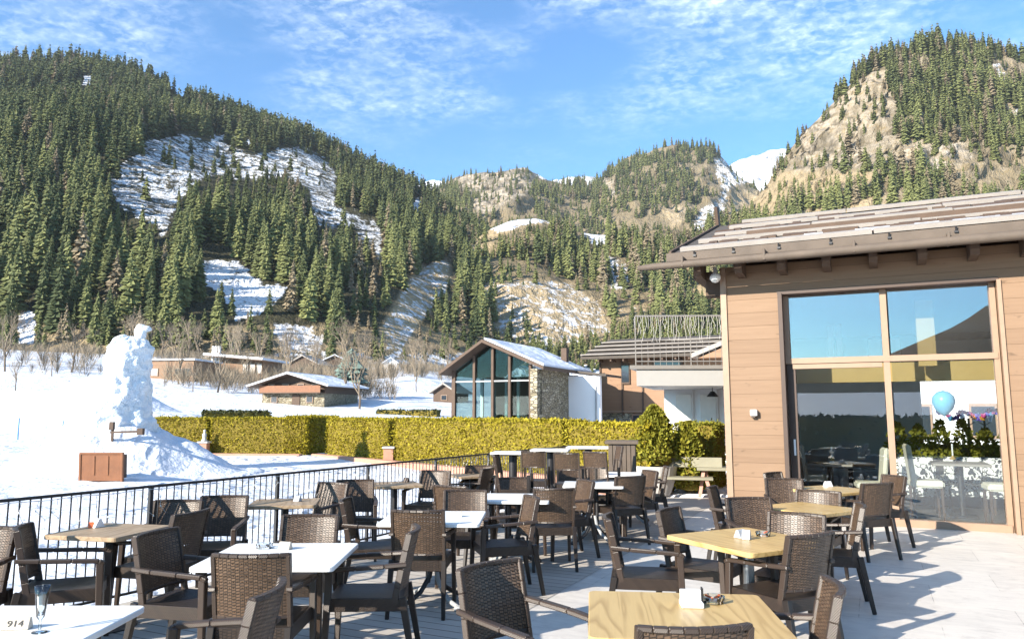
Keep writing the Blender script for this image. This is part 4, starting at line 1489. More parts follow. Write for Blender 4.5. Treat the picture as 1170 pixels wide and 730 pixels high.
# conical thuja in a pale pot
px_, py_ = hp(746, 15.8)
pot = thing('planter_pot', 'round pale stone pot holding the conical thuja', 'pot', (px_, py_, 0), scale=1.15)
MB().lathe([(0, 0), (.26, 0), (.36, .30), (.40, .52), (.36, .52), (.33, .44), (0, .44)], 24).build('bowl', M['concrete'], pot, smooth=False)
MB().lathe([(0, .43), (.32, .43), (.32, .445), (0, .46)], 16).build('soil', M['bark'], pot)
def bush(loc, h, r, label, mat, seed, n=5200, leaf=.075, power=0.7):
    rng = np.random.default_rng(seed)
    f = rng.random(n) ** 0.8
    a = rng.random(n) * 6.28
    prof = r * np.minimum(1, (f * 5 + .35)) * (1 - f ** 1.6) ** power + 0.02
    nz = fbm(np.stack([np.cos(a) * 1.4, np.sin(a) * 1.4, f * 3.2], -1) + seed, 3)
    rr = prof * (0.90 + 0.55 * nz) * rng.uniform(0.72, 1.04, n)
    P = np.stack([np.cos(a) * rr, np.sin(a) * rr, .08 + f * h], -1)
    N = np.stack([np.cos(a), np.sin(a), .7 + 0 * a], -1)
    V, Fq, T = leaf_cloud(P, N, leaf, rng, 0.5, 0.25, 1.0)
    T = np.clip(T + np.repeat(nz * 0.5, 4), 0, 1)
    t_ = thing('thuja_bush', label, 'bush', loc)
    np_mesh('foliage', V, Fq, mat, attrs={'tone': T}, parent=t_)
    MB().tube([(0, 0, -.05), (0, 0, h * .8)], [.05, .01], 8).build('stem', M['bark'], t_)
    MB().lathe([(0, .05), (r * .55, .12), (r * .62, h * .35), (r * .30, h * .7), (0, h * .9)], 12).build('inner_twigs', M['hedge_core'], t_)
    return t_
bush((px_, py_, 0.50), 1.25, 0.58, 'conical green-yellow thuja bush growing in the pale pot', M['thuja'], 3)
bush((*hp(784, 15.9), 0), 1.42, 0.50, 'loose green thuja in front of the hedge right of the conical one', M['thuja'], 4, 3600)

# ------------------------------------------------------------------ ice sculpture on the meadow
def ice():
    d0 = 20.0
    x0 = (137 - 585) / F * d0
    n_a, n_z = 90, 90
    prof_z = [v_ / 1.13 for v_ in (0, .5, .95, 1.3, 1.6, 1.9, 2.2, 2.5, 3.0, 3.3, 3.52, 3.64)]
    prof_r = [1.55, 1.42, 1.26, 1.12, .98, .84, .72, .60, .60, .57, .44, .16]
    prof_x = [-.1, -.1, -.1, -.1, -.05, .05, .15, .20, .24, .26, .26, .26]
    zs = np.linspace(0, 3.2, n_z)
    a = np.linspace(0, 2 * PI, n_a, endpoint=False)
    Z, A = np.meshgrid(zs, a, indexing='ij')
    r = np.interp(Z, prof_z, prof_r)
    q = np.stack([np.cos(A).ravel() * 1.3, np.sin(A).ravel() * 1.3, Z.ravel() * 1.15], -1)
    n1 = fbm(q * 1.1 + 2, 4).reshape(Z.shape); n2 = fbm(q * 3.2 + 9, 4).reshape(Z.shape)
    n3 = fbm(q * np.array([2.2, 2.2, 6.5]) + 4, 4).reshape(Z.shape)
    r = r * .95 * (1 + 0.13 * n1 + 0.13 * n2 + 0.13 * n3)
    X = np.interp(Z, prof_z, prof_x) + np.cos(A) * r
    Y = np.sin(A) * r * 0.9
    Zd = (Z + 0.10 * n2 + 0.06 * n1) * 1.13
    V = np.stack([X.ravel(), Y.ravel(), Zd.ravel()], -1)
    V = np.concatenate([V, [[0.18, 0, 3.66]]])
    idx = np.arange(n_a * n_z).reshape(n_z, n_a)
    Fq = np.stack([idx[:-1].ravel(), np.roll(idx, -1, 1)[:-1].ravel(), np.roll(idx, -1, 1)[1:].ravel(), idx[1:].ravel()], -1)
    top = idx[-1]
    cap = np.stack([top, np.roll(top, -1), np.full(n_a, len(V) - 1), np.full(n_a, len(V) - 1)], -1)
    Fq = np.concatenate([Fq, cap])
    gz = float(ground_z([x0], [d0])[0])
    root = thing('ice_sculpture', 'tall lumpy tower of packed snow and ice standing on the meadow', 'snow sculpture', (x0, d0, gz - .1))
    me = bpy.data.meshes.new('tower')
    me.from_pydata(V.tolist(), [], [tuple(f) if f[2] != f[3] else (f[0], f[1], f[2]) for f in Fq.tolist()])
    me.materials.append(M['ice']); me.polygons.foreach_set('use_smooth', [True] * len(me.polygons)); me.update()
    o = bpy.data.objects.new('tower', me); COL.objects.link(o); o.parent = root
    # knob on top, like a bird
    def blob(name, c, s, seed):
        u = np.linspace(0, PI, 14); v = np.linspace(0, 2 * PI, 20, endpoint=False)
        Uu, Vv = np.meshgrid(u, v, indexing='ij')
        P = np.stack([np.sin(Uu).ravel() * np.cos(Vv).ravel(), np.sin(Uu).ravel() * np.sin(Vv).ravel(), np.cos(Uu).ravel()], -1)
        P = P * (1 + .45 * fbm(P * 1.6 + seed, 3))[:, None] * np.array(s) + np.array(c)
        id_ = np.arange(14 * 20).reshape(14, 20)
        Fb = np.stack([id_[:-1].ravel(), id_[1:].ravel(), np.roll(id_, -1, 1)[1:].ravel(), np.roll(id_, -1, 1)[:-1].ravel()], -1)
        return np_mesh(name, P, Fb, M['ice'], smooth=True, parent=root)
    blob('knob', (0.50, 0, 3.74), (.15, .13, .24), 4)
    blob('beak', (0.66, 0, 3.86), (.13, .10, .08), 6)
    # skirt of shovelled snow around its foot
    nr, na = 26, 80
    rr = np.linspace(0.3, 3.3, nr); aa = np.linspace(0, 2 * PI, na, endpoint=False)
    Rr, Aa = np.meshgrid(rr, aa, indexing='ij')
    sx = 1 + .16 * np.sin(Aa * 2 + 1) + .12 * np.cos(Aa)
    Xs, Ys = np.cos(Aa) * Rr * sx * .95, np.sin(Aa) * Rr * .9
    Zs = 1.75 * np.clip(1 - Rr / 2.75, 0, 1) ** 1.25 + .10 * np.exp(-(Rr / 2.6) ** 4)
    gq = ground_z((Xs + x0).ravel(), (Ys + d0).ravel()).reshape(Xs.shape)
    qq = np.stack([Xs.ravel() * 1.5, Ys.ravel() * 1.5, Zs.ravel() * 0], -1)
    Zs = Zs * (1 + .5 * fbm(qq, 4).reshape(Xs.shape)) + gq + .02 - (Rr > 3.2) * .1
    id_ = np.arange(nr * na).reshape(nr, na)
    Fs = np.stack([id_[:-1].ravel(), id_[1:].ravel(), np.roll(id_, -1, 1)[1:].ravel(), np.roll(id_, -1, 1)[:-1].ravel()], -1)
    tag(np_mesh('snow_mound', np.stack([Xs.ravel() + x0, Ys.ravel() + d0, Zs.ravel()], -1), Fs, M['snow'], smooth=True), kind='structure')
    return x0, d0, gz
ix, iy, iz = ice()

# timber chest leaning at the foot of the sculpture
c0 = at_d(117, 525, 17.3)
gz = float(ground_z([c0.x], [c0.y])[0])
ch = thing('timber_chest', 'red-brown timber chest lying in the snow at the foot of the ice tower', 'chest', (c0.x, c0.y, gz - .02), R(4))
ch.rotation_euler = (R(5), 0, R(1)); ch.scale = (.74, .45, .86)
MB().box((0, 0, .40), (1.22, .045, .70)).build('front_panel', M['crate_wood'], ch, bevel=.01)
for sx in (-1, 1):
    MB().box((sx * .64, .02, .36), (.07, .16, .80)).build('corner_post', M['crate_wood'], ch, bevel=.012)
for sx in (-.21, .21):
    MB().box((sx, -.04, .46), (.05, .03, .50)).build('batten', M['crate_wood'], ch, bevel=.006)
MB().box((0, .02, .775), (1.34, .16, .05)).build('lid', M['crate_wood'], ch, bevel=.01)
MB().box((0, .36, .40), (1.18, .6, .62)).build('box_body', M['old_wood'], ch)
# crossed poles stuck in the snow above the chest
c1 = at_d(126, 503, 18.75)
pl_ = thing('wooden_pole_cross', 'dark wooden pole and bar stuck crosswise in the front of the ice tower', 'poles', (c1.x, c1.y, c1.z))
MB().beam((0, .1, -.45), (0.04, .0, .42), .05, .05).build('upright_pole', M['old_wood'], pl_)
MB().box((.03, -.02, .36), (.10, .10, .20)).build('pole_head', M['old_wood'], pl_)
MB().beam((.02, -.05, .20), (.72, -.03, .22), .05, .05).build('cross_bar', M['old_wood'], pl_)
MB().box((.76, -.03, .22), (.14, .12, .16)).build('bar_end', M['old_wood'], pl_)
# slope marker poles
for px, d, h, lb in ((27, 33, .95, 'thin blue marker pole standing in the snow at far left'), (77, 38, .55, 'short blue marker pole in the snow left of the ice tower')):
    x = (px - 585) / F * d
    o = tag(MB().tube([(0, 0, -.3), (0, 0, h)], .03, 8).build('marker_pole', M['blue_pole']), lb, 'pole')
    o.location = (x, d, float(ground_z([x], [d])[0]))

# ------------------------------------------------------------------ far houses
def house_frame(px, d, yaw=0.0):
    x = (px - 585) / F * d
    return x, d
def window_part(parent, c, w, h, rz=0, mat=None, frame=None, depth=.12):
    f = MB().box(c, (w, depth, h), rz=rz).build('window', frame or M['frame_wood'], parent)
    # the pane sits just in front of the frame block
    MB().box((c[0] + math.sin(rz) * (depth / 2 + .01), c[1] - math.cos(rz) * (depth / 2 + .01), c[2]), (w * .82, .02, h * .82), rz=rz).build('pane', mat or M['dark_pane_solid'], f)



# brown block house
d = 112
x = (196 - 585) / F * d
bh = thing('block_house', 'flat brown timber-clad block house behind the ice tower', 'house', (x, d, 4.4), R(-6))
MB().box((0, 4, 2.6), (7.0, 8, 5.2)).build('wall', M['clad_far'], bh)
MB().box((0, 4, .75), (7.2, 8.2, 1.5)).build('base_wall', M['white_wall'], bh)
MB().box((0, 4, 5.3), (7.6, 8.6, .25)).build('roof', M['snow'], bh)
for xx, mm in ((-2.6, 'light_pane_solid'), (1.2, 'dark_pane_solid'), (2.5, 'dark_pane_solid')):
    window_part(bh, (xx, -.05, 3.4), 1.1, 1.2, mat=M[mm])
MB().box((-1.9, -.14, .7), (2.3, .1, 1.2)).build('garage_door', M['clad_far'], bh)

# house with three white chimneys and a slanting snowy roof
d = 122
x = (270 - 585) / F * d
sh = thing('chimney_house', 'low modern house with three white chimney tubes and slanting snowy roof', 'house', (x, d, 5.5), R(-8))
MB().box((0, 4, 2.6), (8.8, 7, 5.2)).build('wall', M['clad_far'], sh)
MB().frame((0, 3.5, 5.35), (5.2, 0, -.45), (0, 4.8, 0), (.015, 0, .18)).build('roof', M['snow'], sh)
MB().frame((0, 3.5, 5.12), (5.1, 0, -.45), (0, 4.7, 0), (.005, 0, .06)).build('eave_board', M['frame_wood'], sh)
for k, xx in enumerate((-4.4, -3.85, -3.3)):
    MB().tube([(xx, .4, 1), (xx, .4, 7.2)], .22, 12).build('chimney', M['white_wall'], sh)
for xx in (1.4, 2.6, 3.8):
    window_part(sh, (xx, .42, 3.4), 1.0, 1.8, mat=M['light_pane_solid'])
MB().box((0, .45, 1.0), (8.9, .1, 1.6)).build('balcony_front', M['clad_far'], sh)

# old chalet
d = 80
x = (336 - 585) / F * d
gz = float(ground_z([x], [d])[0])
cl_ = thing('chalet', 'old brown wooden chalet with snow on its low gable roof and a stone base', 'house', (x, d, gz - .3), R(-14))
MB().box((0, 4, .75), (7.4, 8, 1.5)).build('stone_base', M['stone'], cl_)
MB().prism([(-3.8, 0, 1.5), (3.8, 0, 1.5), (3.8, 0, 2.45), (0, 0, 3.55), (-3.8, 0, 2.45)], (0, 8, 0)).build('timber_wall', M['old_wood'], cl_)
for s in (-1, 1):
    r_ = MB().frame((s * 2.35, 3.6, 2.98), (2.45, 0, -s * 0.70), (0, 5.0, 0), (s * .03, 0, .09)).build('roof', M['snow'], cl_)
    MB().frame((s * 2.35, 3.6, 2.86), (2.42, 0, -s * 0.70), (0, 4.95, 0), (s * .01, 0, .045)).build('eave_board', M['old_wood'], r_)
bal = MB().box((0, -.75, 1.95), (7.2, .06, .75)).build('balcony_front', M['crate_wood'], cl_)
MB().box((0, -.4, 1.55), (7.2, .8, .09)).build('balcony_floor', M['old_wood'], cl_)
for xx in (-2.6, -.9, .9, 2.6):
    window_part(cl_, (xx, -.03, 2.1), .8, .9)
for xx in (-2.2, 2.0):
    window_part(cl_, (xx, -.04, .85), .8, .7)
MB().box((.4, -.04, .7), (.9, .1, 1.4)).build('door', M['old_wood'], cl_)

def hut(px, d, w, dp, hw, hr, yaw, label, wall, roof, zoff=0):
    x = (px - 585) / F * d
    gz = float(ground_z([x], [d])[0]) + zoff
    t_ = thing('hut', label, 'hut', (x, d, gz - .3), yaw)
    MB().prism([(-w / 2, 0, 0), (w / 2, 0, 0), (w / 2, 0, hw), (0, 0, hr), (-w / 2, 0, hw)], (0, dp, 0)).build('wall', wall, t_)
    for s in (-1, 1):
        sl_ = (hr - hw) / (w / 2)
        MB().frame((s * (w / 4 + .15), dp / 2 - .1, (hw + hr) / 2 - .15 * sl_ + .12), (w / 4 + .3, 0, -s * sl_ * (w / 4 + .3)), (0, dp / 2 + .4, 0), (s * .03, 0, .09)).build('roof', roof, t_)
    window_part(t_, (0, -.03, hw * .55), w * .28, hw * .4)
    return t_
hut(446, 200, 3.6, 4, 2.2, 3.4, R(10), 'small white hut at the top of the snowfield below the trees', M['white_wall'], M['snow'])
hut(508, 92, 3.0, 4, 1.6, 2.5, R(-20), 'dark brown hut with snowy roof at the left edge of the pavilion', M['old_wood'], M['pale_board'])
hut(346, 150, 6.5, 6, 2.6, 4.2, R(-12), 'brown farmhouse roof among bare trees behind the chalet', M['old_wood'], M['pale_board'], 0)
hut(382, 165, 6.0, 6, 2.4, 3.8, R(8), 'snow-roofed brown farmhouse half hidden by brush above the chalet', M['old_wood'], M['snow'], .5)
k1 = at_d(566, 262, 556)
o = hut(446, 200, 7.0, 6, 3.2, 5.0, R(15), 'tiny timber hut with snowy roof on the crest of the grassy knoll', M['crate_wood'], M['snow'])
o.location = (k1.x, k1.y, k1.z - 3.5)

# ------------------------------------------------------------------ gabled glass pavilion
A0 = Vector(((519 - 585) / F * 38, 38, 0))
def PV(t_, L, z):
    return (t_, L, z)
pv = thing('pavilion', 'pavilion with tall glazed gable front, stone pier and snowy roof', 'building', (A0.x, A0.y, .36), math.atan2(U.y, U.x))
FW_, EZ, PZ, PT = 4.7, 3.55, 4.78, 1.95
def gz_at(t_):
    return EZ + (PZ - EZ) * (t_ / PT) if t_ < PT else EZ + .05 + (PZ - EZ - .05) * (FW_ - t_) / (FW_ - PT)
posts = [0.0, 1.18, 2.22, 3.16, 4.28]
for i, tt in enumerate(posts):
    MB().box((tt, .0, gz_at(tt) / 2 - .05), (.13 if i else .2, .16, gz_at(tt) - .1)).build('post', M['old_wood'], pv)
for i in range(4):
    a, b_ = posts[i] + .07, posts[i + 1] - .07
    pts = [(a, .05, 0), (b_, .05, 0), (b_, .05, gz_at(b_) - .12)]
    if a < PT < b_:
        pts.append((PT, .05, PZ - .12))
    pts.append((a, .05, gz_at(a) - .12))
    MB().prism(pts, (0, .02, 0)).build('glass_pane', M['dark_pane'], pv)
MB().box((2.1, .0, 2.9), (4.3, .08, .07)).build('transom', M['grey_paint'], pv)
MB().box((2.3, 3.1, .45), (4.3, 5.4, .9)).build('floor', M['room_floor'], pv)
MB().box((4.52, .02, 1.72), (.36, .4, 3.44)).build('stone_pier', M['stone'], pv)
MB().box((4.62, 2.05, 1.72), (.3, 3.66, 3.44)).build('side_wall', M['stone'], pv)
MB().box((5.55, 3.9, 1.60), (1.9, .3, 3.3)).build('white_wall', M['white_wall'], pv)
MB().tube([(6.3, 3.70, 0), (6.3, 3.70, 2.7)], .05, 8).build('drain_pipe', M['grey_paint'], pv)
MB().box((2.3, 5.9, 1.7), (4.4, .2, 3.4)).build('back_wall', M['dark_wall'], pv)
for i in range(5):
    MB().box((.45 + i * .55, 2.2 + .35 * i, 1.6), (.16, .12, 3.2)).build('curtain', M['white_plastic'], pv)
MB().box((.06, 5.0, 1.7), (.12, 1.8, 3.3)).build('left_wall', M['glass_wall'] if 'glass_wall' in M else M['cream_wall'], pv)
def roof_slab(ta, za, tb, zb, Lf, Lb, th, mat, name, parent):
    return MB().prism([(ta, Lf, za), (tb, Lf, zb), (tb, Lf, zb + th), (ta, Lf, za + th)], (0, Lb - Lf, 0)).build(name, mat, parent)
sl1 = (PZ - EZ) / PT; sl2 = (PZ - EZ - .05) / (FW_ - PT)
roof_slab(-.5, EZ - .5 * sl1, PT, PZ, -.7, 6.2, .16, M['old_wood'], 'roof', pv)
rr_ = roof_slab(PT, PZ, FW_ + .55, EZ + .05 - .55 * sl2, -.7, 6.2, .16, M['old_wood'], 'roof', pv)
roof_slab(PT + .05, PZ + .165, FW_ + .5, EZ + .215 - .5 * sl2, -.55, 6.2, .10, M['snow'], 'roof_snow', rr_)
roof_slab(FW_ + .3, EZ - .11, FW_ + 2.2, EZ - .35, 3.6, 6.2, .12, M['grey_roof'], 'lean_to_roof', pv)
MB().box((4.0, 5.2, 4.5), (.32, .32, .75)).build('chimney', M['old_wood'], pv)

# ------------------------------------------------------------------ timber house behind the balcony
B0 = Vector(((686 - 585) / F * 43, 43, 0))
th = thing('timber_house', 'two-storey timber-clad house with stone base behind the yellow hedge', 'house', (B0.x, B0.y, .46), math.atan2(U.y, U.x), scale=.915)
HL = 15
MB().box((HL / 2, 4, 3.1), (HL, 8, 3.5)).build('timber_wall', M['clad_far'], th)
MB().box((1.0, 3.98, .67), (1.9, 7.9, 1.36)).build('stone_base', M['stone'], th)
MB().box((HL / 2 + 1, 4.1, .67), (HL - 2, 7.7, 1.36)).build('plinth', M['old_wood'], th)
for tt in (0.0, 1.42, 2.72, 5.2):
    MB().box((tt, -.06, 2.9), (.09, .08, 3.4)).build('batten', M['old_wood'], th)
MB().box((2.4, -.05, 1.45), (5.0, .1, .09)).build('string_course', M['frame_wood'], th)
window_part(th, (1.95 - .3, -.06, 3.75), .55, 1.25, frame=M['old_wood'])
for tt in (2.5, 3.7, 4.9):
    window_part(th, (tt, .16, .70), 1.15, 1.2)
window_part(th, (4.3, -.06, 4.2), 1.9, .7, frame=M['old_wood'])
roof_p = MB().prism([(-.9, -1.1, 4.65), (HL, -1.1, 4.65), (HL, 4.6, 6.2), (-.9, 4.6, 6.2)], (0, 0, .2)).build('roof', M['grey_roof'], th)
for k in range(4):
    f = k / 4
    MB().box((HL / 2 - .45, -1.0 + f * 5.4, 4.93 + f * 1.48), (HL + .85, .5, .06)).build('roof_board', M['pale_board'], roof_p)
MB().prism([(-.9, 10.3, 4.65), (HL, 10.3, 4.65), (HL, 4.6, 6.2), (-.9, 4.6, 6.2)], (0, 0, .2)).build('roof', M['grey_roof'], th)
MB().prism([(6.4, -1.3, 4.5), (11.6, -1.3, 4.5), (11.6, -1.3, 6.6)], (0, 6, 0)).build('cross_gable', M['clad_far'], th)
MB().prism([(6.0, -1.5, 4.5), (11.8, -1.5, 6.7), (11.8, -1.5, 6.95), (6.0, -1.5, 4.75)], (0, 6.4, 0)).build('gable_roof', M['pale_board'], th)
for k in range(8):
    MB().box((.2 + k * .8, -.55, 4.56), (.1, .9, .14)).build('rafter_end', M['old_wood'], th)

# ------------------------------------------------------------------ white wing and balcony beside the restaurant
wg = thing('white_wing', 'white rendered wing with pale glazing behind the balcony', 'building', ((762 - 585) / F * 20.5, 20.5, .07), math.atan2(U.y, U.x))
MB().box((3, 2, 1.30), (6.2, 4, 2.6)).build('wall', M['white_wall'], wg)
for tt in (.45, 1.1):
    window_part(wg, (tt, -.01, 1.5), .5, 1.5, mat=M['light_pane_solid'], frame=M['white_wall'])
MB().box((1.9, -.04, .85), (.52, .08, 1.2)).build('door', M['grey_paint'], wg)
MB().box((1.9, -.09, .85), (.40, .03, 1.06)).build('door_panel', M['white_wall'], wg)

dB = 17.6
bx0, bx1 = (727 - 585) / F * dB, 5.4
zb0, zb1 = 2.10, 2.52
bal = thing('balcony', 'pale concrete balcony with metal railing hung with icicle lights', 'balcony', (bx0, dB, .22), R(-2))
Lb = bx1 - bx0
MB().prism([(0, 0, zb0), (Lb, 0, zb0), (Lb, 3.2, zb0), (.9, 3.2, zb0)], (0, 0, zb1 - zb0 - .03)).build('slab', M['slab_grey'], bal)
MB().prism([(-.16, -.05, zb1 - .028), (Lb, -.05, zb1 - .028), (Lb, 3.25, zb1 - .028), (.78, 3.25, zb1 - .028)], (0, 0, .09)).build('slab_edge', M['iron'], bal)
MB().tube([(0, .06, zb1 + 1.24), (Lb, .06, zb1 + 1.24)], .025, 8).build('handrail', M['iron'], bal)
MB().tube([(0, .06, zb1 + .16), (Lb, .06, zb1 + .16)], .015, 8).build('bottom_rail', M['iron'], bal)
b = MB()
n = int(Lb / .14)
for i in range(n):
    b.tube([(i * Lb / n, .06, zb1 + .05), (i * Lb / n, .06, zb1 + (1.24 if i % 9 == 0 else .66))], .006 if i % 9 else .014, 5)
b.tube([(0, .06, zb1 + .66), (Lb, .06, zb1 + .66)], .012, 6)
b.build('bar_panel', M['iron'], bal)
ic = MB()
for i in range(int(Lb / .060)):
    xx = i * .060 + rl.uniform(-.01, .01)
    ln = rl.choice((.30, .42, .55, .62)) 
    pts = [(xx, .02, zb1 + 1.23)]
    for s in range(1, 5):
        pts.append((xx + rl.uniform(-.035, .035), .02 + rl.uniform(-.02, .02), zb1 + 1.23 - ln * s / 4))
    ic.tube(pts, .0042, 4)
o = ic.build('icicle_lights', M['bright_cable'])
o.location = (bx0, dB, .22); o.rotation_euler = (0, 0, R(-2))
tag(o, 'curtain of white icicle lights hanging from the balcony handrail', 'string lights')
lp = thing('pendant_lamp', 'black pendant lamp hanging under the balcony slab', 'lamp', ((813 - 585) / F * 18.2, 18.2, zb0 + .20), scale=.7)
MB().tube([(0, 0, 0), (0, 0, -.14)], .015, 6).build('rod', M['black_metal'], lp)
MB().lathe([(0, -.12), (.07, -.14), (.20, -.30), (.20, -.32), (0, -.30)], 16).build('lamp_shade', M['black_metal'], lp)
# ------------------------------------------------------------------ restaurant (local frame: x along the front, y inwards)
RZ = math.atan2(U.y, U.x)
rest = thing('restaurant', 'timber-clad restaurant wing with big wood-framed glass front and low board roof', 'building', tuple(P0), RZ, scale=KS_)
def at_front(px):
    r = (px - 585) / F * math.cos(PITCH)
    return (r * P0.y - P0.x) / (U.x - r * U.y) / KS_
WL, WR, WT = at_front(895.5), at_front(1151), 3.42       # glazing
END = 9.5
TOP = 3.90
b = MB()
b.box((WL / 2, .15, TOP / 2), (WL, .3, TOP))
b.box(((WR + END) / 2 + .0, .15, TOP / 2), (END - WR, .3, TOP))
b.box(((WL + WR) / 2, .15, (WT + TOP) / 2), (WR - WL, .3, TOP - WT))
b.build('front_wall', M['clad'], rest)
MB().box((.02, -.012, TOP / 2), (.09, .03, TOP)).build('corner_board', M['frame_wood'], rest)
b = MB()
b.box((.15, 1.95, TOP / 2 - .01), (.3, 3.3, TOP - .02))
b.box((.15, 7.75, TOP / 2 - .01), (.3, .7, TOP - .02))
b.box((.15, 5.5, .4), (.3, 3.8, .8))
b.box((.15, 5.5, 3.4), (.3, 3.8, .88))
b.build('side_wall', M['clad'], rest)
MB().box((.15, 5.5, 1.88), (.02, 3.8, 2.16)).build('glass_pane', M['pane'], rest)  # unseen side window added to let sun into the room
# reveals (left jamb and head coloured dark in place of shade), frame
MB().box((WL + .02, .1, WT / 2), (.06, .34, WT)).build('window_jamb', M['frame_dark'], rest)
MB().box((WR + .02, -.004, WT / 2), (.05, .06, WT)).build('window_jamb', M['frame_wood'], rest)
MB().box(((WL + WR) / 2, .13, WT + .012), (WR - WL + .04, .29, .05)).build('window_head', M['frame_dark'], rest)
MUL = at_front(1017)
fr = MB().box((MUL, .20, WT / 2), (.085, .12, WT)).build('mullion', M['frame_wood'], rest)
MB().box(((WL + WR) / 2, .19, 2.385), (WR - WL - .06, .13, .085)).build('transom', M['frame_wood'], rest)
MB().box(((WL + WR) / 2, .17, .05), (WR - WL - .06, .12, .10)).build('sill', M['frame_wood'], rest)
MB().box((WR - .045, .20, WT / 2), (.07, .12, WT)).build('frame_post', M['frame_wood'], rest)
MB().box((WL + .12, .21, 1.19), (.12, .10, 2.3)).build('door_stile', M['frame_dark'], rest)
MB().box((WL + .085, .20, 2.90), (.07, .12, 1.0)).build('frame_post', M['frame_wood'], rest)
MB().box(((WL + MUL) / 2 + .04, .195, 2.30), (MUL - WL - .2, .10, .07)).build('door_head', M['frame_wood'], rest)
MB().box((WL + .125, .145, 1.08), (.028, .025, .24)).build('door_handle', M['white_plastic'], rest)
MB().box(((WL + .13 + MUL - .05) / 2, .22, 2.90), (MUL - WL - .17, .015, 1.0)).build('glass_pane', M['pane_upper'], rest)
MB().box(((MUL + WR - .04) / 2 + .02, .22, 2.90), (WR - MUL - .13, .015, 1.0)).build('glass_pane', M['pane_upper'], rest)
MB().box(((WL + .18 + MUL - .05) / 2, .23, 1.19), (MUL - WL - .23, .015, 2.2)).build('glass_pane', M['pane'], rest)
MB().box(((MUL + WR - .04) / 2 + .02, .23, 1.215), (WR - MUL - .13, .015, 2.26)).build('glass_pane', M['pane'], rest)
# room
DEP = 7.2
MB().box((END / 2, DEP / 2 + .3, .015), (END - .6, DEP, .03)).build('room_floor', M['room_floor'], rest)
MB().box((END / 2, DEP / 2 + .3, 3.45), (END - .6, DEP, .1)).build('room_ceiling', M['int_ceiling'], rest)
b = MB()
OX0, OX1 = 3.05, 4.6
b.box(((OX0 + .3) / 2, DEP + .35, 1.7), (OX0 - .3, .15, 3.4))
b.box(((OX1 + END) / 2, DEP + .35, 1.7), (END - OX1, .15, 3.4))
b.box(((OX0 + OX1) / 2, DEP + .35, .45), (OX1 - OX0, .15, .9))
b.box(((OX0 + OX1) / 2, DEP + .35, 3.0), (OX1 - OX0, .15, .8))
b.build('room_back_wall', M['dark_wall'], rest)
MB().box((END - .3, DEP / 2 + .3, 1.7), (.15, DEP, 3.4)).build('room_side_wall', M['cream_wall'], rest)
MB().box((END / 2, 1.35, 2.24), (END - .7, .20, .30)).build('ceiling_beam', M['beam_yellow'], rest)
MB().box((2.85, .9, 2.80), (.24, .22, 1.0)).build('ceiling_beam', M['beam_yellow'], rest)
for xx in (1.15, 1.3):
    MB().box((xx + .25, 3.6, 2.75), (.1, .06, 1.1)).build('curtain', M['white_plastic'], rest)
MB().box((2.35, 5.5, 2.75), (.6, .06, .8)).build('wall_panel', M['white_plastic'], rest)
MB().box((3.7, 5.6, 2.7), (1.2, .06, .75)).build('wall_panel', M['white_plastic'], rest)
# roof: low-pitched boards and shingles, log gutter, snow guards
PITCHR = math.tan(R(18.4))
EO, EL, RL = -.62, -.62, 4.3         # eave offset, left overhang, slope run
EZ0 = 3.95
def roof_pt(x, y, dz=0):
    return (x, y, EZ0 + (y - EO) * PITCHR + dz)
MB().prism([roof_pt(EL, EO), roof_pt(END + .5, EO), roof_pt(END + .5, EO + RL), roof_pt(EL, EO + RL)], (0, 0, .12)).build('roof', M['grey_roof'], rest)
ridge_y = EO + RL
MB().prism([roof_pt(EL, ridge_y, -.002), roof_pt(END + .5, ridge_y, -.002), (END + .5, ridge_y + RL, EZ0), (EL, ridge_y + RL, EZ0)], (0, 0, .12)).build('roof', M['grey_roof'], rest)
# fascia board along the eave
MB().box(((EL + END) / 2, EO - .02, EZ0 + .055), (END - EL + .2, .04, .13)).build('fascia_board', M['log'], rest)
MB().prism([roof_pt(EL - .03, EO, -.02), roof_pt(EL - .03, ridge_y, -.02), roof_pt(EL - .03, ridge_y, .16), roof_pt(EL - .03, EO, .16)], (-.04, 0, 0)).build('barge_board', M['old_wood'], rest)
rr2 = random.Random(5)
for k, yy in enumerate((.07, 1.05, 2.05, 3.1, 4.15)):
    # long silvered boards laid on the roof, in several lengths
    x = EL + .10 + .09 * k
    bd_ = MB()
    while x < END:
        L = rr2.uniform(1.6, 3.4)
        c = roof_pt(min(x + L / 2, END), EO + yy, .165 + rr2.uniform(-.012, .012))
        bd_.frame(c, (L / 2 - .012, 0, 0), (0, .085, .085 * PITCHR), (0, -.03 * PITCHR, .030))
        x += L
    bd_.build('roof_board', M['pale_board'], rest)
sn_ = MB()
for k in range(420):
    yy = rr2.choice((.30, .45, .7, .85, 1.3, 1.5, 1.75, 2.4, 2.6, 2.8, 3.4, 3.7))
    x = EL + .3 + rr2.random() * (END - EL - .4)
    c = roof_pt(x, EO + yy + rr2.uniform(-.12, .12), .145)
    sn_.frame(c, (rr2.uniform(.06, .2), 0, 0), (0, rr2.uniform(.05, .11), .03), (0, 0, rr2.uniform(.012, .03)))
tag(sn_.build('roof_debris', M['old_wood'], rest), kind='stuff')
for x, w in ((2.2, .5), (2.9, .35), (3.5, .6), (4.3, .8), (1.4, .3)):
    MB().frame(roof_pt(x, EO + .42, .15), (w / 2, 0, 0), (0, .09, .03), (0, 0, .03)).build('snow_patch', M['snow'], rest, bevel=.02, segs=2)
MB().frame(roof_pt(EL - .05, ridge_y, .25), (.03, 0, 0), (0, .12, .04), (0, -.10, .26)).build('ridge_board_end', M['old_wood'], rest)
gt = MB()
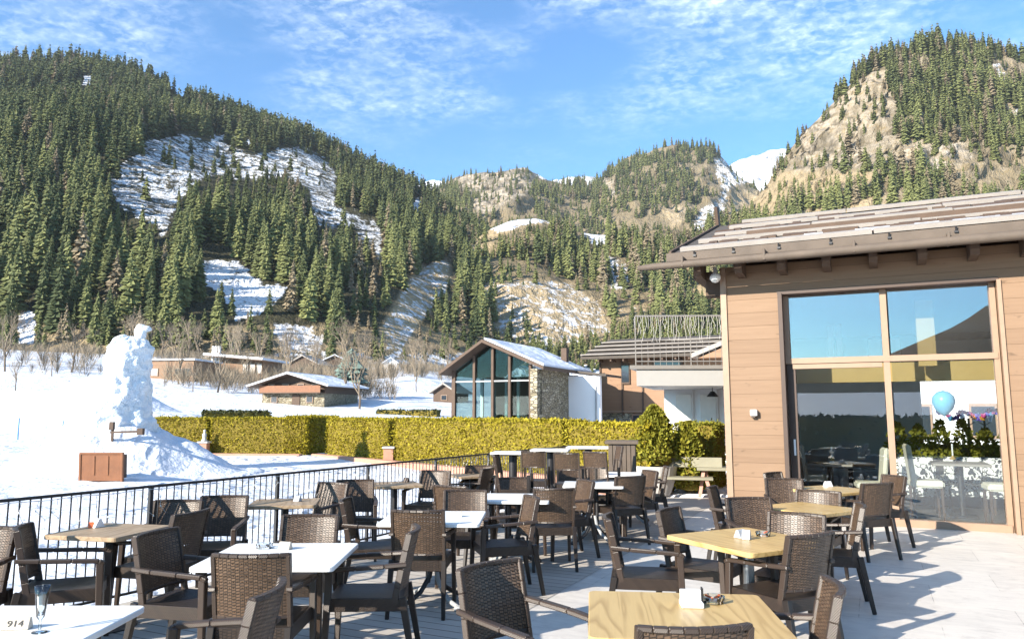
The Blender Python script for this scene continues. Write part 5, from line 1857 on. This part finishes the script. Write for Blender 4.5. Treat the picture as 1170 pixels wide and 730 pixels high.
gp = [(-1.15, EO - .12, 3.86), (-.9, EO - .12, 3.863), (1.0, EO - .115, 3.86), (3.2, EO - .125, 3.865), (6.0, EO - .12, 3.86), (END + .6, EO - .12, 3.86)]
gt.tube(gp, [.038, .055, .062, .066, .068, .070], 12)
gut = gt.build('log_gutter', M['log'], rest, smooth=True)
for xx in (-.45, .75, 1.95, 3.1, 4.2, 5.3, 6.5, 7.7):
    MB().box((xx, EO - .09, 3.90), (.04, .17, .17)).build('gutter_bracket', M['log'], rest, bevel=.008)
for xx in (-.28, .30, .95, 1.65, 2.4, 3.2, 4.05, 4.9):
    g_ = MB().box((xx, EO - .05, EZ0 + .05), (.045, .03, .03))
    g_.beam((xx, EO - .05, EZ0 + .06), (xx, EO - .075, EZ0 + .115), .025, .012)
    g_.build('snow_guard', M['black_metal'], rest)
# soffit with rafter ends
MB().frame((END / 2, -.30, 3.90 + .10), (END / 2 + .6, 0, 0), (0, .33, .33 * PITCHR), (0, -.003, .012)).build('soffit', M['old_wood'], rest)
for k in range(16):
    xx = -.35 + k * .62
    f = MB()
    f.prism([(xx, .02, 3.70), (xx, -.40, 3.72), (xx, -.46, 3.79), (xx, -.46, 3.87), (xx, .02, 3.98)], (.11, 0, 0))
    f.build('rafter_end', M['old_wood'], rest)
MB().box((-.14, .25, 3.62), (.30, .16, .32)).build('purlin_head', M['old_wood'], rest, bevel=.01)
MB().box((-.30, 2.0, 3.80), (.30, 4.0, .10)).build('soffit', M['old_wood'], rest)
MB().box((END / 2, .32, 3.98), (END - .3, .1, .3)).build('wall_plate', M['old_wood'], rest)
MB().box((END / 2, .47, 4.5), (END - .7, .1, .12)).build('roof_tie', M['old_wood'], rest)
# lamps on the wall
gl = thing('globe_lamp', 'round white globe lamp under the eave at the restaurant corner', 'lamp', tuple(W(-.07, -.16, 3.72)))
b = MB(); b.lathe([(.0, -.09), (.05, -.075), (.085, -.03), (.09, 0), (.085, .03), (.05, .075), (0, .09)], 20)
b.build('globe', M['bulb'], gl, smooth=True)
MB().tube([(0, 0, .08), (0, 0, .17)], .03, 10).build('holder', M['grey_paint'], gl)
wl = thing('wall_lamp', 'small white cube lamp on the timber wall left of the glazing', 'lamp', tuple(W(.42, -.055, 1.60)), RZ)
MB().box((0, 0, 0), (.105, .10, .10)).build('lamp_body', M['white_plastic'], wl, bevel=.008)
MB().box((-.01, .01, -.065), (.06, .07, .03)).build('wall_plate', M['frame_dark'], wl)

# what stands in the dining room
def in_room(x, y, z=.03):
    return tuple(W(x, y, z))
def cream_chair(label, x, y, rz, high=.0):
    t_ = thing('dining_chair', label, 'chair', in_room(x, y), rz, 'cream chairs inside the restaurant')
    MB().box((0, 0, .47 + high), (.46, .46, .11)).build('seat', M['cream_leather'], t_, bevel=.025, segs=2)
    MB().frame((-.21, 0, .78 + high), (.035, 0, -.004), (0, .22, 0), (-.03, 0, .30)).build('backrest', M['cream_leather'], t_, bevel=.02, segs=2)
    for sx in (-1, 1):
        for sy in (-1, 1):
            MB().beam((sx * .19, sy * .19, .42 + high), (sx * .20, sy * .20, 0), .04, .04, w1=.03, h1=.03).build('leg', M['frame_dark'], t_)
    return t_
def indoor_table(label, x, y, w=.75, h=.76):
    t_ = thing('dining_table', label, 'table', in_room(x, y), RZ, 'tables inside the restaurant')
    MB().box((0, 0, h), (w, w, .035)).build('tabletop', M['pale_board'], t_, bevel=.005)
    MB().tube([(0, 0, .02), (0, 0, h - .02)], .045, 10).build('column', M['black_metal'], t_)
    MB().box((0, 0, .02), (.4, .4, .03)).build('base_plate', M['black_metal'], t_)
    return t_
def at_room(px, L):
    """distance along the front of the point seen at px, L behind the front"""
    r = (px - 585) / F * math.cos(PITCH)
    o = P0 + VH * L * KS_
    return (r * o.y - o.x) / (U.x - r * U.y) / KS_
indoor_table('indoor table with a candle behind the left glass pane', at_room(945, 1.7), 1.7)
cream_chair('cream chair left of the candle table behind the left pane', at_room(928, 2.2), 2.2, RZ + .2)
cream_chair('cream chair right of the candle table behind the left pane', at_room(990, 1.2), 1.2, RZ + PI + .15)
indoor_table('grey indoor table behind the middle of the left pane', at_room(968, 3.6), 3.6, .9, .6)
cream_chair('cream high chair just right of the window mullion indoors', at_room(1052, .95), .95, RZ + .1, .08)
cream_chair('cream high chair near the right edge of the glass indoors', at_room(1138, .75), .75, RZ + PI + .1, .08)
indoor_table('indoor table with a white candle in the middle of the right pane', at_room(1092, 1.35), 1.35, .8, .84)
def tub_chair(label, x, y, rz):
    t_ = thing('patterned_armchair', label, 'armchair', in_room(x, y), rz, 'floral armchairs inside the restaurant')
    MB().box((0, 0, .36), (.62, .60, .18)).build('seat', M['floral'], t_, bevel=.03, segs=2)
    MB().box((-.28, 0, .64), (.12, .60, .50)).build('backrest', M['floral'], t_, bevel=.03, segs=2)
    for sy in (-1, 1):
        MB().box((0, sy * .32, .42), (.55, .09, .34)).build('armrest', M['floral'], t_, bevel=.02)
        for sx in (-1, 1):
            MB().beam((sx * .24, sy * .24, .28), (sx * .25, sy * .25, 0), .035, .035).build('leg', M['frame_dark'], t_)
tub_chair('black and white floral armchair beside the mullion indoors', at_room(1043, 1.9), 1.9, RZ - PI / 2)
tub_chair('black and white floral armchair behind the candle table in the right pane', at_room(1098, 2.2), 2.2, RZ - PI / 2)
tub_chair('black and white floral armchair at the right of the glazing indoors', at_room(1146, 2.1), 2.1, RZ - PI / 2)
def candle(label, x, y, z):
    t_ = thing('candle', label, 'candle', in_room(x, y, z), 0)
    MB().lathe([(0, 0), (.045, 0), (.05, .02), (.02, .04), (.02, .06), (0, .06)], 12).build('holder', M['oak'], t_)
    MB().tube([(0, 0, .05), (0, 0, .25)], .013, 8).build('wax', M['white_plastic'], t_)
candle('white candle on the indoor table behind the left pane', at_room(948, 1.7), 1.7, .81)
candle('white candle on the indoor table in the right pane', at_room(1085, 1.35), 1.35, .89)
bl = thing('balloon', 'light blue balloon hanging indoors in the right pane', 'balloon', tuple(W(at_room(1079, 1.0), 1.0, 1.74)))
MB().lathe([(0, -.20), (.05, -.18), (.13, -.09), (.17, .02), (.155, .11), (.09, .18), (0, .205)], 16).build('envelope', plain('blue_balloon', (.16, .50, .72), .35), bl, smooth=True)
MB().lathe([(0, -.19), (.02, -.22), (0, -.22)], 8).build('knot', M['blue_pole'], bl)
# colourful garland
g0, g1 = W(at_room(1072, 1.7), 1.7, 1.62), W(at_room(1150, 1.7), 1.7, 1.62)
cols_ = [(.6, .05, .05), (.75, .35, .05), (.15, .1, .55), (.1, .35, .6), (.6, .1, .3)]
gm = [plain('garland_paper_%s' % c, cc, .6) for c, cc in zip(('red', 'orange', 'violet', 'blue', 'pink'), cols_)]
b = MB()
for i in range(34):
    f = i / 33
    p = g0.lerp(g1, f) + Vector((0, 0, -.10 * math.sin(f * PI * 2.5) ** 2 + rr2.uniform(-.03, .03)))
    b.frame(p, (.035, .01, rr2.uniform(-.02, .02)), (0, .02, 0), (rr2.uniform(-.02, .02), 0, .03), rr2.randrange(5))
tag(b.build('paper_garland', gm), 'colourful paper garland strung across inside the right pane', 'garland')
# beyond the rear window: planted trough, lamp post, white house
M['pot_conifer'] = plain('potted_conifer_green', (.10, .14, .035), .7, var=.4, scale=8)
tr = thing('planted_trough', 'dark trough of small green conifers seen through the right pane', 'planter', in_room(at_room(1098, 2.9), 2.9), RZ)
MB().box((0, 0, .42), (2.4, .4, .84)).build('trough', M['dark_wall'], tr, bevel=.01)
for i in range(7):
    rngp = np.random.default_rng(50 + i)
    nn = 420
    f_ = rngp.random(nn); an_ = rngp.random(nn) * 6.28
    rr_ = (.20 * (1 - f_ ** 2.2) + .02) * rngp.uniform(.5, 1.05, nn)
    hh_ = rngp.uniform(.42, .72)
    P_ = np.stack([np.cos(an_) * rr_ - 1.05 + i * .35, np.sin(an_) * rr_ * .8, .82 + f_ * hh_], -1)
    N_ = np.stack([np.cos(an_), np.sin(an_), .8 + 0 * an_], -1)
    V, T, tn_ = leaf_cloud(P_, N_, .075, rngp, .5, .3, .8)
    np_mesh('small_conifer', V, T, M['thuja'], attrs={'tone': tn_}, parent=tr)
for px, lb in ((1106, 'left of two black lantern posts seen through the right pane'), (1124, 'right of two black lantern posts seen through the right pane')):
    xx = at_room(px, 10.5)
    lt = thing('lantern_post', lb, 'street lamp', in_room(xx, 10.5, 0), RZ)
    MB().tube([(0, 0, 0), (0, 0, 1.55)], .03, 8).build('post', M['black_metal'], lt)
    for sx in (-.14, .14):
        MB().tube([(0, 0, 1.35), (sx, 0, 1.45)], .012, 6).build('arm', M['black_metal'], lt)
        MB().lathe([(.03, 1.45), (.07, 1.62), (0, 1.70)], 8, (sx, 0, 0)).build('lantern', M['bulb'], lt)
wh = thing('white_house', 'white house front seen through the restaurant glazing', 'house', in_room(4.6, 19, -.1), RZ)
MB().box((0, 2, 3), (9, 4, 6)).build('wall', M['white_wall'], wh)
for i in range(4):
    window_part(wh, (-3.2 + i * 2.1, -.02, 1.5), .9, 1.3)
MB().box((0, 2, 6.1), (9.6, 4.6, .2)).build('roof', M['old_wood'], wh)

# ------------------------------------------------------------------ rattan armchair (faces +x)
def arm_chair(high=False):
    root = thing('terrace_chair', 'chair', 'chair')
    lift = .30 if high else 0
    # seat: slightly dished top with woven apron
    b = MB()
    n = 8
    xs = np.linspace(-.235, .255, n); ys = np.linspace(-.235, .235, n)
    b2 = MB()
    top = [[(x, y, .455 + lift - .016 * (1 - (2 * y / .47) ** 2) * (1 - ((x) / .26) ** 2)) for y in ys] for x in xs]
    for i in range(n - 1):
        for j in range(n - 1):
            b.face([top[i][j], top[i + 1][j], top[i + 1][j + 1], top[i][j + 1]])
    b.frame((.01, 0, .425 + lift), (.245, 0, 0), (0, .235, 0), (0, 0, .012))
    b.build('seat', M['weave_seat'], root)
    b = MB()
    for (p, q) in (((.262, -.235), (.262, .235)), ((-.24, -.235), (-.24, .235))):
        b.beam((p[0], p[1], .412 + lift), (q[0], q[1], .412 + lift), .022, .085)
    for s in (-1, 1):
        b.beam((-.24, s * .246, .412 + lift), (.262, s * .246, .412 + lift), .022, .085)
    b.build('apron', M['weave_seat'], root, bevel=.004)
    for s in (-1, 1):
        top_z = .635 + lift
        MB().beam((.285, s * .272, 0), (.262, s * .258, top_z), .034, .038, w1=.05, h1=.05).build('leg', M['chair_leg'] if high else M['rattan_frame'], root, bevel=.005)
        MB().beam((-.335, s * .262, 0), (-.245, s * .248, .46 + lift), .034, .036, w1=.05, h1=.052).build('leg', M['chair_leg'], root, bevel=.005)
        if not high:
            a = MB()
            pts = [(-.275, .252, .672), (-.12, .268, .662), (.08, .274, .652), (.255, .266, .640), (.292, .262, .622)]
            for p, q in zip(pts[:-1], pts[1:]):
                a.beam((p[0], s * p[1], p[2] + lift), (q[0], s * q[1], q[2] + lift), .05, .028)
            a.build('armrest', M['rattan_frame'], root, bevel=.006)
    # backrest: curved leaning panel with stiles and top rail
    def bp(y, z, off=0):
        lean = -.245 - (z - .46) * .20 - .03 * max(0, (z - .70)) 
        curve = .050 * (y / .25) ** 2
        return (lean + curve + off, y, z + lift)
    yb = np.linspace(-.228, .228, 9); zb = np.linspace(.66 if high else .515, .862, 8)
    b = MB()
    for off, rev in ((.011, False), (-.011, True)):
        for i in range(8):
            for j in range(7):
                f = [bp(yb[i], zb[j], off), bp(yb[i + 1], zb[j], off), bp(yb[i + 1], zb[j + 1], off), bp(yb[i], zb[j + 1], off)]
                b.face(f[::-1] if rev else f)
    pan = b.build('backrest', M['weave_back'], root, recalc=False)
    b = MB()
    for s in (-1, 1):
        pts = [bp(s * .243, z) for z in (.42, .52, .64, .76, .872)]
        for p, q in zip(pts[:-1], pts[1:]):
            b.beam(p, q, .030, .045, up=(1, 0, 0))
    pts = [bp(y, .868) for y in np.linspace(-.25, .25, 9)]
    for p, q in zip(pts[:-1], pts[1:]):
        b.beam(p, q, .036, .022)
    pts = [bp(y, .65 if high else .508) for y in np.linspace(-.24, .24, 7)]
    for p, q in zip(pts[:-1], pts[1:]):
        b.beam(p, q, .030, .022)
    b.build('back_frame', M['rattan_frame'], root, bevel=.004)
    if high:
        b = MB()
        for s in (-1, 1):
            b.beam((-.29, s * .258, .30), (.275, s * .264, .30), .025, .025)
        b.beam((.275, -.264, .34), (.275, .264, .34), .025, .025)
        b.build('footrest', M['chair_leg'], root)
    return root

chair0 = arm_chair(); bar0 = arm_chair(True)
first = {0: True, 1: True}
def put_chair(px, py, face, label, group, high=False):
    zt = 1.17 if high else .87
    p = at_z(px, py, zt)
    a = R(face)
    d = Vector((math.cos(a), math.sin(a), 0))
    c = Vector((p.x, p.y, 0)) + d * .27
    src = bar0 if high else chair0
    if first[high]:
        o = src; first[high] = False
    else:
        o = copy_tree(src)
    o.location = c
    o.scale = (.80, .68, .98) if high else (.96, .89, 1)
    o.rotation_euler = (0, 0, a + rs.uniform(-.02, .02))
    o['label'] = label; o['group'] = group; o['category'] = 'bar chair' if high else 'chair'
    return o
G_ = 'brown rattan armchairs set around the terrace tables'
CH = [
    # px, py of the middle of the top rail, facing, label
    (-16, 603, -92, 'rattan armchair cut off by the left edge, its lit back towards us'),
    (28, 602, 22, 'dark rattan armchair facing right, second from the left edge before the railing'),
    (288, 633, 91, 'rattan armchair showing its lit back, near side of the front left white table'),
    (306, 672, 180, 'dark rattan armchair seen edge-on at the bottom, right of the glass table'),
    (470, 604, 183, 'rattan armchair seen sideways at the right side of the front left white table'),
    (477, 583, 86, 'rattan armchair showing its lit back, near side of the second white table'),
    (396, 571, 2, 'rattan armchair seen sideways at the left side of the second white table'),
    (354, 589, -90, 'rattan armchair facing us behind the front left white table'),
    (180, 608, -12, 'dark rattan armchair facing right at the left side of the front left white table'),
    (218, 585, 166, 'black-looking rattan armchair turned to the weathered table at the railing'),
    (204, 572, -90, 'rattan armchair with lace-like railing shadows behind the front weathered table'),
    (257, 567, -84, 'rattan armchair with striped railing shadows left of the second weathered table'),
    (381, 552, -118, 'rattan armchair at the right side of the second weathered table by the railing'),
    (406, 548.5, -78, 'rattan armchair with an arm over the third weathered table, back against the railing'),
    (498, 538, -108, 'sun-barred rattan armchair right of the third weathered table by the railing'),
    (532, 560.5, -90, 'rattan armchair facing us behind the second white table'),
    (514, 555, 60, 'brown rattan armchair half hidden behind the one facing us at the second white table'),
    (557, 535, 160, 'black-looking leaning rattan armchair beside the farthest weathered table'),
    (585, 546, -72, 'dark rattan armchair facing us behind the third white table'),
    (607, 568, 194, 'rattan armchair facing left between the second and third white tables'),
    (633, 558, 94, 'rattan armchair with its back to us in front of the fourth white table'),
    (669, 549, 200, 'rattan armchair facing left at the right of the third white table'),
    (720, 544, 112, 'rattan armchair with its back to us at the right of the fourth white table'),
    (743, 538, 195, 'brown sunlit rattan armchair right of the farthest white table'),
    (760, 533.5, 172, 'dark rattan armchair in front of the garden bench'),
    (656, 535, -88, 'dark rattan armchair behind the fourth white table'),
    (678, 533, -100, 'lit brown rattan armchair behind the fourth white table, left of the farthest white table'),
    (697, 590, -10, 'big rattan armchair facing right with a sunlit seat, left of the second oak table'),
    (764, 582, -34, 'dark rattan armchair turned to the second oak table from its left corner'),
    (814, 557, -24, 'dark rattan armchair in front of the corner of the restaurant wall'),
    (855, 569, -84, 'grey-lit rattan armchair behind the second oak table'),
    (910, 587, -128, 'white-glinting rattan armchair at the far right corner of the second oak table'),
    (926, 610, 120, 'large rattan armchair with its back to us at the right of the second oak table'),
    (981, 577, 162, 'dark rattan armchair seen from behind, right of the third oak table'),
    (883, 540, -48, 'dark rattan armchair against the timber wall left of the glazing'),
    (895, 547, -98, 'grey-lit rattan armchair behind the third oak table'),
    (935, 561, -128, 'pinkish-lit rattan armchair between the third and fourth oak tables'),
    (1002, 552, 108, 'rattan armchair with its brown back to us at the fourth oak table'),
    (1021, 543.5, 190, 'rattan armchair nearest the glass front, facing left at the fourth oak table'),
    (948, 669, 166, 'perforated rattan armchair cut by the bottom edge, right of the front oak table'),
    (793, 715, 94, 'rattan armchair whose top rail alone shows at the bottom before the front oak table'),
    (560, 645, -45, 'black-looking rattan armchair left of the front oak table, cut by the bottom edge'),
    (548, 532, -92, 'small far rattan armchair with railing shadows behind the farthest weathered table'),
]
for px, py, fa, lb in CH:
    put_chair(px, py, fa, lb, G_)
GB = 'high rattan bar chairs at the bar tables'
for px, py, fa, lb in (
    (563, 518, -8, 'high bar chair facing right at the left end of the bar tables'),
    (609, 514, 82, 'high bar chair with light legs showing its back, second from the left'),
    (647, 516, 80, 'high bar chair with a brown back near the middle of the bar tables'),
    (678, 514.5, 60, 'black high bar chair left of the slatted wooden counter'),
    (711, 508, 188, 'high bar chair facing left against the slatted wooden counter')):
    put_chair(px, py, fa, lb, GB, True)

# ------------------------------------------------------------------ tables
def slab_top(w, d_, z0, th, mat, parent, edge=.012, name='tabletop'):
    # rounded corners
    pts = []
    r = .035
    for sx, sy, a0 in ((1, 1, 0), (-1, 1, 90), (-1, -1, 180), (1, -1, 270)):
        for k in range(5):
            a = R(a0 + k * 22.5)
            pts.append((sx * (w / 2 - r) + r * math.cos(a), sy * (d_ / 2 - r) + r * math.sin(a), z0 - th))
    return MB().prism(pts, (0, 0, th)).build(name, mat, parent, bevel=.004)
def white_table(c, rz, w, d_, label):
    t_ = thing('cafe_table', label, 'table', (c[0], c[1], 0), rz, 'white square terrace tables')
    slab_top(w, d_, .75, .03, M['white_top'], t_)
    MB().box((0, 0, .705), (.5, .5, .03)).build('top_plate', M['black_metal'], t_)
    MB().tube([(-.05, 0, .69), (-.05, 0, .18)], .022, 8).tube([(.05, 0, .69), (.05, 0, .18)], .022, 8).build('column', M['black_metal'], t_)
    for k in range(4):
        a = PI / 4 + k * PI / 2
        ca, sa = math.cos(a), math.sin(a)
        pts = [(ca * r, sa * r, z) for r, z in ((.03, .34), (.06, .22), (.14, .12), (.25, .055), (.36, .03))]
        f = MB().tube(pts, [.02, .021, .021, .02, .018], 8)
        f.lathe([(0, 0), (.04, 0), (.045, .02), (.03, .045), (0, .05)], 10, (ca * .36, sa * .36, 0))
        f.build('foot', M['grey_paint'] if k % 2 else M['black_metal'], t_)
    return t_
def col_table(name, c, rz, w, d_, label, top, group, h=.75, th=.035, colmat='steel', rad=.04):
    t_ = thing(name, label, 'table', (c[0], c[1], 0), rz, group)
    slab_top(w, d_, h, th, M[top], t_)
    MB().box((0, 0, h - th - .012), (.34, .34, .02)).build('top_plate', M['black_metal'], t_)
    MB().tube([(0, 0, .02), (0, 0, h - th - .01)], rad, 14).build('column', M[colmat], t_)
    MB().lathe([(0, .0), (.24, .0), (.24, .012), (.06, .03), (0, .03)], 24).build('base_plate', M['black_metal'], t_)
    return t_
white_table(cv(-2.28, 3.24, .75), R(0), .95, .86, 'white square table cut by the lower left corner, with a sparkling-wine glass on it')
white_table(cv(-1.51, 4.86, .75), R(1), .88, .86, 'front left white square table with an ashtray and a wedge block')
white_table(cv(-.67, 6.42, .75), R(-2), .88, .85, 'second white square table with one small pale block on it')
white_table(cv(.02, 7.74, .75), R(-4), .80, .80, 'third white square table, bare, near the middle of the terrace')
white_table(cv(.98, 9.0, .75), R(-6), .78, .75, 'fourth white square table, far right of the middle, bare')
white_table(cv(1.62, 10.25, .75), R(-8), .72, .72, 'farthest white square table near the slatted counter')
GO = 'light oak tables by the restaurant'
col_table('oak_table', cv(.80, 3.50, .75), R(-6), .87, .84, 'front oak table at the bottom with white napkin box and glass ashtray', 'oak', GO)
col_table('oak_table', cv(1.71, 5.40, .75), R(28), .84, .88, 'second oak table with grey card holder and glass ashtray', 'oak', GO)
col_table('oak_table', cv(2.78, 6.98, .75), R(33), .74, .76, 'third oak table, bare, in line behind the second', 'oak', GO)
col_table('oak_table', cv(3.62, 8.45, .75), R(30), .78, .78, 'fourth oak table nearest the glass front with a small white card', 'oak', GO)
GW = 'weathered wooden tables along the railing'
col_table('weathered_table', cv(-3.12, 5.78, .75), R(-12), .66, .66, 'front weathered table at the railing with an orange and white block', 'old_oak', GW, colmat='black_metal')
col_table('weathered_table', cv(-2.25, 7.38, .75), R(10), .68, .66, 'second weathered table at the railing with a small pale item', 'old_oak', GW, colmat='black_metal')
col_table('weathered_table', cv(-1.42, 9.0, .75), R(20), .66, .66, 'third weathered table at the railing with a small dark item', 'old_oak', GW, colmat='black_metal')
col_table('weathered_table', cv(-.55, 10.1, .75), R(25), .62, .62, 'farthest weathered table at the railing, beside the bar tables', 'old_oak', GW, colmat='black_metal')
GBT = 'white high bar tables'
for px, py, w, lb in ((586, 516, .62, 'left high bar table with a thick black leg'), (629, 513, .62, 'middle high bar table with a black leg'), (672, 510, .75, 'right high bar table beside the slatted counter')):
    p = at_z(px, py, 1.1)
    col_table('bar_table', (p.x, p.y), R(-8), w, .55, lb, 'white_top', GBT, 1.1, .03, 'black_metal', .065)

# ------------------------------------------------------------------ small things on the tables
def on(px, py, z):
    p = at_z(px, py, z)
    return (p.x, p.y, z)
TZ = .751
def wedge(label, loc, rz, w, h, dp, mat, cat='table marker', name='table_marker', text=None, tsize=.04, lean=.35):
    t_ = thing(name, label, cat, loc, rz)
    MB().prism([(-w / 2, -dp / 2, 0), (-w / 2, dp / 2, 0), (-w / 2, dp * .12, h), (-w / 2, -dp * .12, h)], (w, 0, 0)).build('block', mat, t_, bevel=.003)
    if text:
        cu = bpy.data.curves.new('lettering', 'FONT')
        cu.body = text; cu.size = tsize; cu.extrude = .0006; cu.align_x = 'CENTER'; cu.align_y = 'CENTER'
        cu.materials.append(M['ink'])
        o = bpy.data.objects.new('lettering_curve', cu); COL.objects.link(o)
        bpy.context.view_layer.update()
        me = bpy.data.meshes.new_from_object(o.evaluated_get(bpy.context.evaluated_depsgraph_get()))
        bpy.data.objects.remove(o)
        o = bpy.data.objects.new('lettering', me); COL.objects.link(o); o.parent = t_
        sl_ = math.atan2(h, dp * .38)
        o.location = (0, -dp * .31 - .0012, h / 2 + .0008)
        o.rotation_euler = (sl_, 0, 0)
        o.scale = (1.25, 1, 1)
    return t_
wedge('pale wooden table marker reading 914 on the corner white table', on(19, 718, TZ), R(8), .115, .048, .05, M['stone_block'], text='914', tsize=.036)
wedge('pale wedge-shaped block on the front left white table', on(326, 627, TZ), R(-15), .085, .05, .06, M['stone_block'])
wedge('small pale block on the second white table', on(521, 590, TZ), R(5), .11, .045, .07, M['stone_block'])
wedge('orange and white folded card on the front weathered table', on(111, 602, TZ), R(-30), .075, .07, .09, M['white_plastic'], 'card', 'folded_card')
wedge('orange card leaning beside the white one on the front weathered table', on(105, 602.5, TZ), R(20), .05, .045, .05, M['orange_plastic'], 'card', 'folded_card')
wedge('small pale item on the second weathered table', on(340, 572.5, TZ), R(-20), .07, .06, .07, M['grey_card'], 'card', 'folded_card')
wedge('small dark item on the third weathered table', on(464, 550.5, TZ), R(-20), .07, .06, .07, M['frame_dark'], 'card', 'folded_card')
wedge('grey card holder on the second oak table', on(846, 614, TZ), R(35), .08, .06, .07, M['grey_card'], 'card holder', 'card_holder')
wedge('second leaning grey card on the second oak table beside the ashtray', on(853, 616, TZ), R(-35), .06, .07, .05, M['grey_card'], 'card holder', 'card_holder')
wedge('small white folded card on the fourth oak table', on(946, 556, TZ), R(25), .10, .07, .08, M['white_plastic'], 'card', 'folded_card')
nb = thing('napkin_box', 'white napkin box on the front oak table', 'napkin box', on(790, 692, TZ), R(-4))
MB().box((0, 0, .012), (.105, .095, .024)).build('tray', M['white_plastic'], nb, bevel=.003)
MB().box((0, .02, .048), (.10, .035, .05)).build('napkins', M['white_plastic'], nb, bevel=.003)
MB().box((.056, .02, .048), (.006, .04, .07)).build('side_plate', M['black_metal'], nb)
def ashtray(label, loc, ends=0):
    t_ = thing('glass_ashtray', label, 'ashtray', loc, rs.random())
    MB().lathe([(0, 0), (.052, 0), (.060, .030), (.052, .034), (.044, .012), (0, .010)], 8).build('bowl', M['clear_glass'], t_)
    MB().lathe([(0, .013), (.036, .013), (.030, .017), (0, .018)], 8).build('ash', M['grey_card'], t_)
    for k in range(ends):
        a = k * 1.9 + .4
        MB().beam((.01 * math.cos(a), .01 * math.sin(a), .022), (.042 * math.cos(a), .042 * math.sin(a), .030), .008, .008).build('cigarette_end', M['orange_plastic'], t_)
ashtray('glass ashtray with orange cigarette ends on the front oak table', on(815, 688, TZ), 3)
ashtray('glass ashtray on the second oak table', on(872, 612, TZ), 1)
ashtray('glass ashtray on the front left white table', on(302, 626, TZ), 0)
gl_ = thing('wine_flute', 'empty tall sparkling-wine flute standing on the corner white table', 'glass', on(45, 722, TZ))
MB().lathe([(0, 0), (.030, 0), (.031, .003), (.006, .008), (.005, .050), (.011, .058), (.016, .066), (.020, .10), (.026, .15), (.031, .192), (.0298, .192), (.0248, .15), (.0188, .10), (.013, .072), (0, .066)], 28).build('bowl', M['clear_glass'], gl_, smooth=True)

# ------------------------------------------------------------------ slatted counter, bench and low table
cx_, cy_ = (709 - 585) / F * 13.0, 13.0
ct = thing('slatted_counter', 'wooden slatted waste counter between the bar tables and the thuja bush', 'counter', (cx_, cy_, 0), R(-10), scale=1.12)
b = MB()
for k in range(6):
    b.box((-.17 + k * .068, -.20, .53), (.058, .02, 1.0))
for k in range(6):
    b.box((.20, -.17 + k * .068, .53), (.02, .058, 1.0))
b.build('slats', M['log'], ct)
MB().box((0, 0, .52), (.36, .36, 1.0)).build('body', M['old_wood'], ct)
MB().box((0, 0, 1.06), (.50, .50, .05)).build('top', M['log'], ct, bevel=.006)
p = at_z(783, 546, .38)
bn = thing('garden_bench', 'rustic greyed timber bench with splayed pale legs beside the thuja', 'bench', (p.x, p.y, 0), R(-14), scale=(1.15, 1.1, 1.0))
MB().box((0, 0, .38), (.95, .36, .05)).build('seat', M['bench_wood'], bn, bevel=.008)
MB().frame((0.02, .24, .68), (.62, 0, 0), (0, .02, -.003), (0, .03, .10)).build('backrest', M['bench_wood'], bn, bevel=.008)
for sx in (-.36, .36):
    MB().beam((sx, .16, .36), (sx * 1.05, .27, .74), .06, .05).build('back_post', M['red_wood'], bn)
    for sy in (-.12, .12):
        MB().beam((sx, sy, .36), (sx * 1.25, sy * 1.35, 0), .06, .06, w1=.045, h1=.045).build('leg', M['red_wood'], bn)
p = at_z(816, 535, .56)
rt = thing('low_timber_table', 'low timber table with slanted pale legs half hidden by the restaurant corner', 'table', (p.x + .1, p.y, 0), R(-14), scale=(1.1, 1.1, 1))
MB().box((0, 0, .56), (.80, .60, .06)).build('tabletop', M['bench_wood'], rt, bevel=.008)
for sx in (-.28, .28):
    for sy in (-.18, .18):
        MB().beam((sx, sy, .54), (sx * 1.3, sy * 1.3, 0), .07, .06).build('leg', M['red_wood'], rt)
